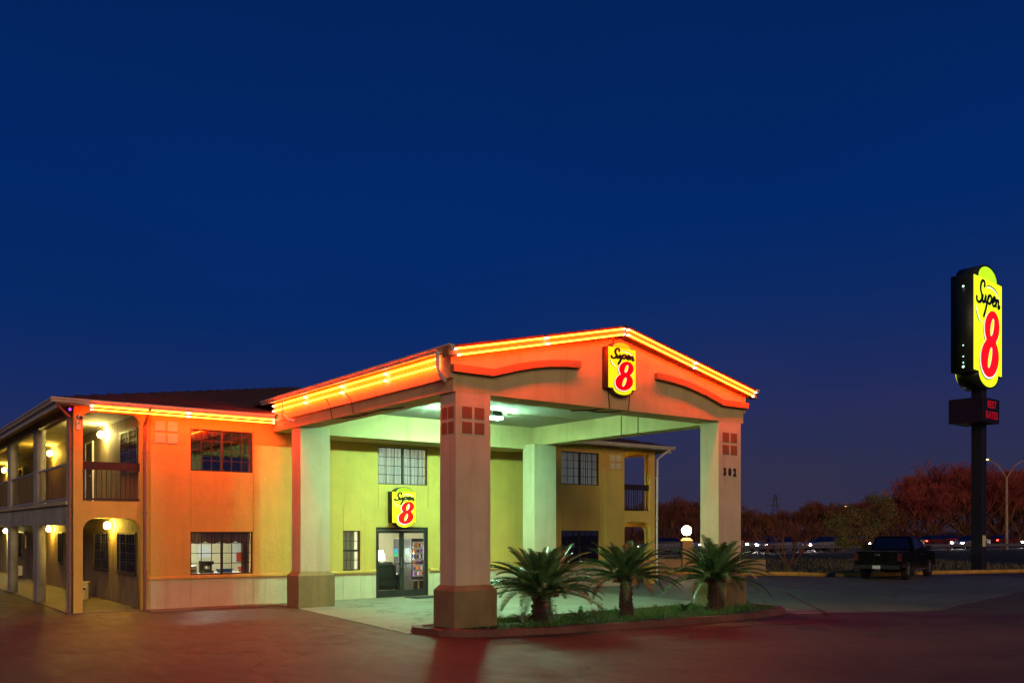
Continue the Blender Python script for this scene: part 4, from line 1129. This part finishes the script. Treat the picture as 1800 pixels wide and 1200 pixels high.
for x, z, w2, h2, m, l in ((9.55, 1.45, .42, .42, 'paper', 'pale blue notice pinned to the office wall'), (10.75, 1.45, .5, .75, 'paper', 'large white poster board on the office wall'), (10.72, 1.25, .2, .3, 'redp', 'red leaflet on the office poster board')):
    t = tag(obj('notice', B().box(x - w2 / 2, x + w2 / 2, 29.55 - (.03 if m == 'redp' else 0), 29.59 - (.03 if m == 'redp' else 0), z - h2 / 2, z + h2 / 2, .004), M[m], at=(x, 29.5, z)), l, 'notice')
# lobby
t = thing('armchair', 'dark rounded leather armchair behind the left entrance door', 'armchair', (14.2, 26.1, .014), R(158))
b = B(); b.box(-.38, .38, -.36, .34, .16, .46, .07); obj('seat', b, M['leather'], t, False)
b = B(); b.hexa([(-.46, .24, .2), (.46, .24, .2), (.46, .48, .2), (-.46, .48, .2)], [(-.40, .34, 1.02), (.40, .34, 1.02), (.40, .54, 1.02), (-.40, .54, 1.02)]); bmesh.ops.bevel(b.bm, geom=list(b.bm.edges), offset=.09, segments=3, affect='EDGES'); obj('backrest', b, M['leather'], t, False)
for s in (-1, 1):
    b = B(); b.box(min(s * .40, s * .56), max(s * .40, s * .56), -.38, .40, .12, .66, .07); obj('armrest', b, M['leather'], t, False)
for sx in (-.4, .4):
    for sy in (-.3, .35): obj('leg', B().box(sx - .03, sx + .03, sy - .03, sy + .03, 0, .13), M['black'], t, False)
t.scale = (1.08,) * 3
t = thing('floor_lamp', 'bright lamp glowing against the lobby wall behind the left door', 'lamp', (14.72, 27.1, .014))
b = B(); b.lathe([(.14, 0), (.14, .02), (.015, .03), (.015, 1.15)], 14); obj('stand', b, M['black'], t, False)
b = B(); b.lathe([(.16, 1.12), (.10, 1.42)], 18); obj('lamp_shade', b, M['inlight2'], t, False)
t = thing('vending_machine', 'black vending machine with colourful packets inside the lobby', 'vending machine', (16.35, 27.15, .014), R(24))
b = B(); b.box(-.5, .5, .0, .8, 0, 1.83, .02); obj('body', b, M['black'], t, False)
b = B(); b.box(-.46, .20, -.012, -.001, .50, 1.74); b.mi = 1; vm = emis('lit_vending_back', (.9, .95, 1), .12); obj('window', b, vm, t, False)
rr = random.Random(5); b = B(); cols = [M['redp'], M['bluep'], M['tile_cream'], emis('orange_packet', (1, .4, .05), .6), emis('purple_packet', (.4, .2, .8), .5), emis('white_packet', (1, 1, 1), .7)]
for j in range(6):
    for i in range(6):
        b.mi = rr.randrange(6); x = -.44 + i * .107; z = .55 + j * .2; b.box(x, x + .08, -.05, -.013, z, z + rr.uniform(.08, .14), .004)
obj('packets', b, cols, t, False)
b = B()
for j in range(7): b.box(-.46, .20, -.055, -.0125, .52 + j * .2, .535 + j * .2)
b.box(.205, .235, -.05, -.001, .02, 1.8); b.box(.26, .44, -.02, -.001, .9, 1.3); obj('shelves', b, M['chrome'], t, False)
t = thing('low_table', 'low dark table with magazines inside the right door', 'table', (15.75, 25.95, .014))
b = B(); b.box(-.35, .35, -.25, .25, .42, .45, .005); obj('tabletop', b, M['black'], t, False)
for sx in (-.3, .3):
    for sy in (-.2, .2): obj('leg', B().box(sx - .02, sx + .02, sy - .02, sy + .02, 0, .42), M['chrome'], t, False)
t = thing('television', 'small pale screen set behind the narrow window', 'screen', (12.72, 25.6, .93))
b = B(); b.box(-.12, .12, -.03, .05, .02, .22, .02); b.box(-.06, .06, -.04, .06, -.015, .02); obj('case', b, M['brown_door'], t, False); b = B(); b.box(-.095, .095, -.036, -.031, .04, .20, .002); obj('screen', b, emis('screen_glow', (.45, .8, .75), .55), t, False)
b = B(); b.box(-.5, .5, -.15, .25, -.93, -.02)
obj('stand', b, M['brown_door'], t, False)

# ------------------------------------------------------------ pickup truck
def wheel_parts(t, x, y, r, wd, mr=M['greymetal']):
    b = B(); s = 1 if y > 0 else -1
    prof = [(r * .62, -wd / 2), (r * .93, -wd / 2), (r, -wd * .35), (r, wd * .35), (r * .93, wd / 2), (r * .62, wd / 2)]
    n = 24; rings = [[b.bm.verts.new((x + q * math.cos(2 * math.pi * k / n), y + o, r + q * math.sin(2 * math.pi * k / n))) for k in range(n)] for q, o in prof]
    for i in range(len(rings)):
        for k in range(n): b._f([rings[i][k], rings[i][(k + 1) % n], rings[(i + 1) % len(rings)][(k + 1) % n], rings[(i + 1) % len(rings)][k]])
    wh = obj('wheel', b, M['tyre'], t, False)
    b = B(); b.tube([(x, y - wd * .3, r), (x, y + wd * .3, r)], r * .61, 18)
    for k in range(6):
        a = k * math.pi / 3; c, s2 = math.cos(a), math.sin(a)
        b.tube([(x + .04 * c, y + s * wd * .32, r + .04 * s2), (x + r * .55 * c, y + s * wd * .34, r + r * .55 * s2)], .03, 4)
    obj('rim', b, mr, wh, False)
RR = LD(17.02, 38.5); hd = TH - R(38)
fwd = Vector((math.cos(hd), math.sin(hd), 0)); lft = Vector((-math.sin(hd), math.cos(hd), 0))
tc_ = RR + lft * .85
t = thing('pickup_truck', 'black crew-cab pickup truck parked against the kerb by the green tree', 'pickup truck', (tc_.x, tc_.y, 0), hd)
# local: x forward from rear axle, y left
def loft(b, secs):
    rings = [[b.bm.verts.new(p) for p in s] for s in secs]; n = len(rings[0])
    for i in range(len(rings) - 1):
        for k in range(n): b._f([rings[i][k], rings[i][(k + 1) % n], rings[i + 1][(k + 1) % n], rings[i + 1][k]])
    b._f(rings[0][::-1]); b._f(rings[-1])
def wsec(x, hw, z0, z1, tuck=.05, n=3):
    return [(x, -hw + tuck, z0), (x, hw - tuck, z0), (x, hw, z0 + .12), (x, hw + .01, (z0 + z1) / 2), (x, hw - .02, z1 - .08), (x, hw - .07, z1), (x, -hw + .07, z1), (x, -hw + .02, z1 - .08), (x, -hw - .01, (z0 + z1) / 2), (x, -hw, z0 + .12)]
b = B()
# lower body built from slabs that leave wheel openings
def side_profile():
    out = [(-1.18, .55)]
    out += [(-.50, .55)]
    for k in range(9): a = R(180 - 22.5 * k); out.append((.50 * math.cos(a), .42 + .50 * math.sin(a) * 1.0 if True else 0))
    out += [(.50, .45), (3.15, .45)]
    for k in range(9): a = R(180 - 22.5 * k); out.append((3.70 + .50 * math.cos(a), .42 + .50 * math.sin(a)))
    out += [(4.2, .5), (4.62, .55), (4.66, .80), (4.62, 1.05), (4.4, 1.16), (3.1, 1.24), (1.05, 1.24), (.95, 1.22), (-1.18, 1.22)]
    return out
sp_ = side_profile()
b.prism(sp_, lambda x, z: (x, -.97, z), lambda x, z: (x, .97, z))
bmesh.ops.bevel(b.bm, geom=[e_ for e_ in b.bm.edges if abs(e_.verts[0].co.y - e_.verts[1].co.y) < .01 and e_.calc_length() > .3 and (e_.verts[0].co.z > 1.1)], offset=.04, segments=2, affect='EDGES')
body = obj('body', b, M['carpaint'], t, False)
b = B()
cab = [[(.85, s * .90 if False else 0, 0)]]
lo_ = [(.95, -.93, 1.23), (3.35, -.93, 1.23), (3.35, .93, 1.23), (.95, .93, 1.23)]; hi_ = [(1.15, -.74, 1.88), (2.55, -.74, 1.88), (2.55, .74, 1.88), (1.15, .74, 1.88)]
b.hexa(lo_, hi_); bmesh.ops.bevel(b.bm, geom=list(b.bm.edges), offset=.06, segments=2, affect='EDGES'); obj('cab', b, M['carpaint'], t, False)
b = B()   # glazing sits a few millimetres proud
def onside(y, pts):
    v = []
    for x, z in pts: k = (z - 1.23) / .65; v.append((x, y * (.93 - .19 * k + .008), z))
    return v
for s in (-1, 1):
    b.poly(onside(s, [(1.25, 1.32), (2.12, 1.32), (2.12, 1.78), (1.36, 1.78)])); b.poly(onside(s, [(2.20, 1.32), (3.02, 1.32), (2.58, 1.78), (2.20, 1.78)]))
b.poly([(.965, -.78, 1.32), (.965, .78, 1.32), (1.10, .66, 1.80), (1.10, -.66, 1.80)]); b.poly([(3.24, -.80, 1.30), (3.24, .80, 1.30), (2.63, .66, 1.82), (2.63, -.66, 1.82)])
obj('windows', b, M['carglass'], t, False)
b = B(); b.box(-1.215, -1.182, -.78, .78, .66, 1.18, .01); b.box(-1.225, -1.2, -.35, .35, 1.02, 1.06); tg = obj('tailgate', b, M['carpaint'], t, False); b = B(); b.box(-1.235, -1.216, -.1, .1, 1.08, 1.12); obj('handle', b, M['chrome'], tg, False)
b = B(); b.box(-.98, .82, -.82, .82, 1.215, 1.26, .01); obj('bed_cover', b, M['black'], t, False)
b = B(); b.box(-1.38, -1.19, -.93, .93, .48, .66, .03); b.box(-1.30, -1.2, -.12, .12, .36, .47); obj('rear_bumper', b, M['steel_dk'], t, False)
b = B(); b.box(4.60, 4.74, -.92, .92, .45, .68, .03); obj('front_bumper', b, M['chrome'], t, False)
b = B(); b.box(-1.39, -1.381, -.16, .16, .50, .64, .002); obj('licence_plate', b, M['paper'], t, False)
for s in (-1, 1):
    b = B(); b.box(-1.205, -1.15, min(s * .80, s * .985), max(s * .80, s * .985), .82, 1.16, .015); obj('tail_light', b, M['tail'], t, False)
    b = B(); b.box(4.45, 4.66, min(s * .70, s * .96), max(s * .70, s * .96), .85, 1.05, .02); obj('headlight', b, M['chrome'], t, False)
    b = B(); b.box(2.85, 3.05, min(s * .96, s * 1.2), max(s * .96, s * 1.2), 1.25, 1.45, .03); obj('wing_mirror', b, M['black'], t, False)
    b = B(); b.box(.75, 3.0, min(s * .97, s * 1.03), max(s * .97, s * 1.03), .40, .45, .01); obj('running_board', b, M['chrome'], t, False)
    for xx in (1.95, 2.85):
        b = B(); b.box(xx - 1.0 + .25, xx - .8 + .25, min(s * .972, s * 1.0), max(s * .972, s * 1.0), 1.06, 1.10, .005); obj('door_handle', b, M['chrome'], t, False)
    for xx in (0, 3.70): wheel_parts(t, xx, s * .85, .41, .27)
b = B(); b.tube([(0, -.8, .41), (0, .8, .41)], .07, 8); b.box(-.9, 4.3, -.5, -.4, .42, .55); b.box(-.9, 4.3, .4, .5, .42, .55); obj('chassis', b, M['black'], t, False)

# ------------------------------------------------------------ cars on the highway, lights on
def make_car(lights, paint, label):
    t = thing('car', label, 'car', group='cars with lights on along the highway')
    b = B()
    prof = [(-2.2, .35), (-1.75, .30)] + [(-1.35 + .36 * math.cos(R(180 - 30 * k)), .33 + .36 * math.sin(R(180 - 30 * k))) for k in range(7)] + [(1.35 + .36 * math.cos(R(180 - 30 * k)), .33 + .36 * math.sin(R(180 - 30 * k))) for k in range(7)] + [(2.2, .33), (2.28, .55), (2.15, .78), (1.1, .92), (-1.5, .98), (-2.2, .92), (-2.28, .6)]
    b.prism(prof, lambda x, z: (x, -.86, z), lambda x, z: (x, .86, z)); obj('body', b, paint, t, False)
    b = B(); b.hexa([(-1.7, -.80, .95), (1.15, -.80, .90), (1.15, .80, .90), (-1.7, .80, .95)], [(-1.1, -.62, 1.42), (.35, -.62, 1.42), (.35, .62, 1.42), (-1.1, .62, 1.42)]); bmesh.ops.bevel(b.bm, geom=list(b.bm.edges), offset=.05, segments=2, affect='EDGES'); obj('cabin', b, M['carglass'], t, False)
    for s in (-1, 1):
        for xx in (-1.35, 1.35):
            b = B(); b.tube([(xx, s * .68, .32), (xx, s * .87, .32)], .32, 16); obj('wheel', b, M['tyre'], t, False)
        b = B(); b.ball((2.20, s * .62, .66), .11, .9, 1.5, .8); obj('headlight', b, M['head_on'] if lights else M['chrome'], t, False)
        b = B(); b.ball((-2.22, s * .66, .74), .10, .7, 1.6, .8); obj('tail_light', b, M['tail_on'], t, False)
    return t
rdv = (road_pt(60, 0) - road_pt(20, 0)).normalized(); ra = math.atan2(rdv.y, rdv.x)
carA = make_car(True, M['carcol1'], 'silver car with headlights on nearest the numbered pillar, behind the bare sapling')
carA.location = road_pt(24.5, -1.5, .061); carA.rotation_euler = (0, 0, ra + math.pi)
for lat, off, l in ((29.5, -1.5, 'car with headlights on just left of the green tree'), (34.0, 2.4, 'car with headlights on passing between the sapling and the green tree'), (12.2, -1.5, 'car with headlights on seen beyond the globe lamp'), (50.5, -1.5, 'car with headlights on between the truck and the sign pole'),
                    (45.5, 2.4, 'car with headlights on just right of the pickup cab'), (62.5, -1.5, 'car with headlights on at the right edge of the picture'), (20.5, 2.4, 'car with headlights on half hidden by the numbered pillar'), (38.5, -1.5, 'car with headlights on hidden behind the green tree crown'), (56.5, 2.4, 'car with headlights on just right of the sign pole'), (26.8, 2.4, 'second car with headlights on right of the numbered pillar')):
    dup(carA, road_pt(lat, off, .061), ra + math.pi, l)
carB = make_car(False, M['carcol2'], 'maroon car with red tail lights in the far lane right of the sign pole')
carB.location = road_pt(64, 11, .061); carB.rotation_euler = (0, 0, ra)
for lat, off, l in ((57, 8, 'maroon car with red tail lights just left of the sign pole'), (36, 11, 'maroon car with red tail lights far beyond the bare sapling'), (27, 8, 'maroon car with red tail lights beyond the numbered pillar'), (49, 11, 'maroon car with red tail lights just right of the pickup'), (70, 8, 'maroon car with red tail lights at the right edge'), (43, 8, 'maroon car with red tail lights behind the green tree')): dup(carB, road_pt(lat, off, .061), ra, l)

# guardrail
ga, gb = LD(-5, 66), LD(95, 112)
gt = thing('guardrail', 'long steel guardrail between the grass verge and the highway', 'guardrail', (LD(20, 77).x, LD(20, 77).y, 0))
gd = (gb - ga); gl = gd.length; gd.normalize(); gn = Vector((-gd.y, gd.x, 0))
b = B()
prof = [(-.02, .48), (.05, .53), (.0, .60), (.0, .64), (.05, .71), (-.02, .77), (-.03, .77), (.035, .71), (-.015, .64), (-.015, .60), (.035, .53), (-.03, .48)]
b.prism(prof, lambda o, z: tuple(ga - gn * o + Vector((0, 0, z))), lambda o, z: tuple(gb - gn * o + Vector((0, 0, z)))); obj('rail', b, M['rail_galv'], gt)
for k in range(int(gl / 3.8)):
    p = ga + gd * (k * 3.8) + gn * .12; b = B(); b.box(p.x - .09, p.x + .09, p.y - .09, p.y + .09, 0, .86); obj('post', b, M['bark'], gt)

# ------------------------------------------------------------ pillar with globe, pool fence
gp = LD(8.62, 44.0)
t = thing('gate_pillar', 'orange stucco pillar between the pool fence panels', 'pillar', (gp.x, gp.y, 0), TH - R(90))
b = B(); b.box(-.25, .25, -.25, .25, 0, 1.62, .01); obj('shaft', b, M['concrete_post'], t, False)
b = B(); b.hexa([(-.29, -.29, 1.62), (.29, -.29, 1.62), (.29, .29, 1.62), (-.29, .29, 1.62)], [(-.12, -.12, 1.76), (.12, -.12, 1.76), (.12, .12, 1.76), (-.12, .12, 1.76)]); obj('cap', b, M['concrete_post'], t, False)
t = thing('globe_lamp', 'round glowing globe lamp on top of the orange pillar', 'lamp', (gp.x, gp.y, 1.76))
b = B(); b.lathe([(.06, 0), (.05, .08), (.09, .14)], 12); obj('base', b, M['black'], t, False); b = B(); b.ball((0, 0, .36), .235, n=3); obj('glass_globe', b, M['globe'], t, False, True)
def pool_fence(l0, l1, label):
    a, c = LD(l0, 44.0), LD(l1, 44.0); o = (a + c) / 2
    t = thing('pool_fence', label, 'fence', (o.x, o.y, 0), TH - R(90)); L = (l1 - l0) / 2
    b = B(); b.box(-L, L, -.10, .10, 0, .72, .01); obj('low_wall', b, M['lowwall'], t, False)
    b = B(); b.box(-L, L, -.02, .02, 1.52, 1.56); b.box(-L, L, -.02, .02, .86, .89)
    n = int(2 * L / .12)
    for i in range(n): x = -L + .06 + i * .12; b.box(x - .01, x + .01, -.01, .01, .72, 1.6)
    obj('railing', b, M['steel_dk'], t, False)
pool_fence(3.0, 8.36, 'dark railing on a low wall left of the orange pillar'); pool_fence(8.88, 12.5, 'dark railing on a low wall right of the orange pillar')

# ------------------------------------------------------------ street lamps
def street_lamp(pos, h, arms, rz, label, mat='street', grp=None):
    t = thing('street_lamp', label, 'street lamp', (pos.x, pos.y, 0), rz, grp)
    b = B(); b.tube([(0, 0, 0), (0, 0, h * .55), (0, 0, h * .80)], [.17, .14, .11], 12); obj('pole', b, M['pole_lt'], t, False)
    for s in arms:
        b = B(); b.tube([(0, 0, h * .79), (s * .9, 0, h * .93), (s * 2.0, 0, h)], [.07, .055, .045], 8); obj('arm', b, M['pole_lt'], t, False)
        b = B(); b.box(min(s * 1.8, s * 2.5), max(s * 1.8, s * 2.5), -.17, .17, h - .02, h + .13, .05); hdn = obj('lamp_head', b, M['greymetal'], t, False)
        b = B(); b.ball((s * 2.2, 0, h - .05), .17, 1.5, .9, .45); obj('lens', b, M[mat], hdn, False, True)
    return t
street_lamp(LD(52.7, 95), 9.7, (-1, 1), TH - R(90), 'tall double-armed street lamp with orange light right of the sign pole')
street_lamp(LD(84.2, 219), 8.0, (-1,), TH - R(90), 'small far street lamp glowing above the green tree')
street_lamp(LD(46.5, 250), 7.0, (1,), TH - R(90), 'tiny far street lamp seen above the globe lamp', 'street2')
# transmission tower far away
tp_ = LD(124, 420); t = thing('lattice_tower', 'faint lattice power tower on the skyline left of the trees', 'tower', (tp_.x, tp_.y, 0), TH)
b = B()
for sx in (-1, 1):
    for sy in (-1, 1): b.tube([(sx * 2.2, sy * 2.2, 0), (sx * .4, sy * .4, 19)], .07, 4)
for k in range(8):
    z = 2 + k * 2.1; r0 = 2.2 - 1.8 * z / 19; r1 = 2.2 - 1.8 * (z + 2.1) / 19
    for s in (-1, 1): b.tube([(s * r0, -r0, z), (s * r1, r1, z + 2.1)], .04, 4); b.tube([(-r0, s * r0, z), (r1, s * r1, z + 2.1)], .04, 4)
obj('frame', b, M['steel_dk'], t, False)
b = B(); b.box(-.15, .15, -4, 4, 13.5, 13.8); b.box(-.15, .15, -3, 3, 16.5, 16.8); obj('cross_arm', b, M['steel_dk'], t, False)

# ------------------------------------------------------------ trees
def bare_tree_mesh(seed, H, spread, nmain=6, depth=5, twig_r=.022):
    r = random.Random(seed); bt = B(); bc = B()
    def seg(b, p, q, r0, r1):
        b.tube([p, q], [r0, r1], 3, False)
    def grow(p, d, L, rad, lev):
        q = p + d * L
        seg(bt if lev < 2 else bc, p, q, max(rad, twig_r), max(rad * .7, twig_r * .8))
        if lev >= depth: return
        n = 3 if lev < depth - 1 else 4
        for i in range(n):
            ax = Vector((r.gauss(0, 1), r.gauss(0, 1), r.gauss(0, .6))).normalized()
            nd_ = (d + ax * (.42 + .10 * lev * .5) + Vector((0, 0, .24))).normalized()
            st = p.lerp(q, r.uniform(.45, 1.0)) if i else q
            grow(st, nd_, L * r.uniform(.62, .82), rad * .62, lev + 1)
    bt.tube([(0, 0, -.1), (0, 0, H * .12)], [H * .022, H * .018], 6, False)
    for i in range(nmain):
        a = 6.283 * i / nmain + r.uniform(-.4, .4); e_ = r.uniform(.55, 1.25)
        grow(Vector((0, 0, H * .10)), Vector((math.cos(a) * math.cos(e_) * spread, math.sin(a) * math.cos(e_) * spread, math.sin(e_))).normalized(), H * .29, H * .013, 0)
    return bt, bc
def bare_tree(seed, H, spread, loc, label, nmain=6, depth=5, tw=.022, mt='twig', grp='bare trees beyond the highway'):
    t = thing('bare_tree', label, 'tree', loc, 0, grp); bt, bc = bare_tree_mesh(seed, H, spread, nmain, depth, tw)
    obj('trunk', bt, M['bark'], t, False); obj('crown', bc, M[mt], t, False); return t
def pxdep(p): return 900 + FPX * (p.x * math.sin(TH) - p.y * math.cos(TH)) / (p.x * math.cos(TH) + p.y * math.sin(TH)), p.x * math.cos(TH) + p.y * math.sin(TH)
SKY = [(1100, 868), (1240, 872), (1310, 884), (1345, 892), (1385, 882), (1450, 876), (1540, 866), (1590, 858), (1615, 835), (1650, 810), (1720, 808), (1760, 816), (1800, 822), (2000, 822)]
def skyline(px):
    for (a, ya), (c, yc) in zip(SKY, SKY[1:]):
        if a <= px <= c: return ya + (yc - ya) * (px - a) / (c - a)
    return 850
protos = []
pos = []
rt = random.Random(11)
for offb, step, ph in ((24, 4.6, 0), (34, 5.2, 2)):
    lat = -10 + ph
    while lat < 120:
        lt_ = lat + rt.uniform(-1, 1); off = offb + rt.uniform(-2, 2); p = road_pt(lt_, off); px_, dp_ = pxdep(p)
        h = (EYE + (HOR - skyline(px_)) / FPX * dp_) * rt.uniform(.86, 1.04)
        pos.append((lt_, off, h)); lat += step * (1.0 if px_ < 1600 else 1.25)
for v in range(4): protos.append(bare_tree(40 + v, 10, 1.25, (0, 0, 0), 'x', 7, 6, .016))
for v in range(2): protos.append(bare_tree(60 + v, 10, .95, (0, 0, 0), 'x', 8, 6, .016, 'twig_red_glow'))
PH = [max(v.co.z for ch in t_.children for v in ch.data.vertices) for t_ in protos]
used = [0] * 6
ordn = ['first', 'second', 'third', 'fourth', 'fifth', 'sixth', 'seventh', 'eighth', 'ninth', 'tenth', 'eleventh', 'twelfth', 'thirteenth', 'fourteenth', 'fifteenth', 'sixteenth', 'seventeenth', 'eighteenth', 'nineteenth', 'twentieth'] + ['number %d' % q for q in range(21, 60)]
for rowk in ('front', 'rear'):
    lst = []
    for lat, off, h in pos:
        if (off < 29) != (rowk == 'front'): continue
        p = road_pt(lat, off); dep = p.x * math.cos(TH) + p.y * math.sin(TH); lt = p.x * math.sin(TH) - p.y * math.cos(TH); pxx = 900 + FPX * lt / dep
        if 1120 < pxx < 1850: lst.append((pxx, p, h))
    lst.sort(key=lambda q: q[0])
    for k, (pxx, p, h) in enumerate(lst):
        v = (k + (rowk == 'rear') * 2) % 4 if h < 8 else 4 + k % 2
        lab = f"{ordn[k]} {'tall' if h > 8 else 'low'} bare red-glow-tinted tree from the left in the {rowk} row beyond the highway"
        if not used[v]: o = protos[v]; o.location = (p.x, p.y, 0); o['label'] = lab; o.scale = (h / PH[v],) * 3; used[v] = 1
        else: dup(protos[v], (p.x, p.y, 0), rt.uniform(0, 6), lab, h / PH[v])
# undergrowth along the trees: too dense to count
b = B(); r = random.Random(4)
for i in range(42000):
    lat = r.uniform(-14, 118); off = 19.5 + r.random() * 20; p = road_pt(lat, off); px_, dp_ = pxdep(p)
    if not 1090 < px_ < 1860: continue
    top = EYE + (HOR - skyline(px_)) / FPX * dp_
    z = r.random() ** 1.15 * top * (.62 + .14 * math.sin(lat * .9 + off)); d = Vector((r.gauss(0, 1), r.gauss(0, 1), r.uniform(.2, 2.2))).normalized() * r.uniform(.5, 1.5); q = p + Vector((0, 0, z)); s_ = Vector((r.gauss(0, 1), r.gauss(0, 1), 0)).normalized() * r.uniform(.02, .07)
    b.poly([tuple(q - s_), tuple(q + s_), tuple(q + d)])
kind(obj('undergrowth', b, M['twig']), 'stuff')
# leafy tree behind the truck
def leafy_tree(pos, h, cw, label, seed):
    t = thing('leafy_tree', label, 'tree', (pos.x, pos.y, 0)); r = random.Random(seed)
    b = B(); b.tube([(-.5, -.3, 0), (-.35, -.2, .6), (0, 0, 1.2), (.15, .05, 1.9)], [.09, .075, .06, .05], 8)
    ends = []
    for k in range(9):
        a = k * .75; q = Vector((math.cos(a) * cw * .3, math.sin(a) * cw * .3, r.uniform(1.5, h * .8))); b.tube([(0, 0, 1.0 + .08 * k), tuple(q * .6 + Vector((0, 0, .5))), tuple(q)], [.04, .028, .012], 5, False); ends.append(q)
    obj('trunk', b, M['bark'], t, False)
    b = B(); cl_ = []
    for k in range(44):
        a = r.uniform(0, 6.283); rr_ = r.random() ** .5 * cw / 2; z = 1.15 + (h - 1.35) * r.random(); lim = math.sin(math.pi * min(1, max(.12, (z - .75) / (h - .6)))) ** .6
        cl_.append((Vector((math.cos(a) * rr_ * lim, math.sin(a) * rr_ * lim, z)), r.uniform(.22, .5)))
    for c, cr in cl_:
        for i in range(230):
            q = c + Vector((r.gauss(0, .5), r.gauss(0, .5), r.gauss(0, .42))) * cr; d = Vector((r.gauss(0, 1), r.gauss(0, 1), r.gauss(-.2, .6))).normalized() * r.uniform(.06, .11); s_ = d.cross(Vector((r.gauss(0, 1), r.gauss(0, 1), r.gauss(0, 1)))).normalized() * .018
            b.poly([tuple(q), tuple(q + d * .5 + s_), tuple(q + d), tuple(q + d * .5 - s_)])
    obj('crown', b, M['leaf'], t, False)
leafy_tree(LD(16.9, 42.6), 3.9, 3.5, 'small yellow-green leafy tree behind the black pickup truck', 3)
bare_tree(77, 3.4, 1.1, tuple(LD(13.4, 43.2)), 'young bare multi-stem sapling at the gap in the yellow kerb', 4, 4, .012, 'twig', None)
# bushes and rough grass by the kerb gap
b = B(); r = random.Random(8)
for i in range(9000):
    k = r.random(); lat = 8 + 22 * r.random(); p = LD(lat, 43.4 + r.random() ** 1.6 * 22)
    if not inside((p.x, p.y), vp): continue
    h = r.uniform(.08, .3); s_ = Vector((r.gauss(0, 1), r.gauss(0, 1), 0)).normalized() * .012
    b.poly([tuple(p - s_ + Vector((0, 0, .04))), tuple(p + s_ + Vector((0, 0, .04))), tuple(p + Vector((r.gauss(0, .05), r.gauss(0, .05), h)))])
kind(obj('rough_grass', b, M['leaf']), 'stuff')
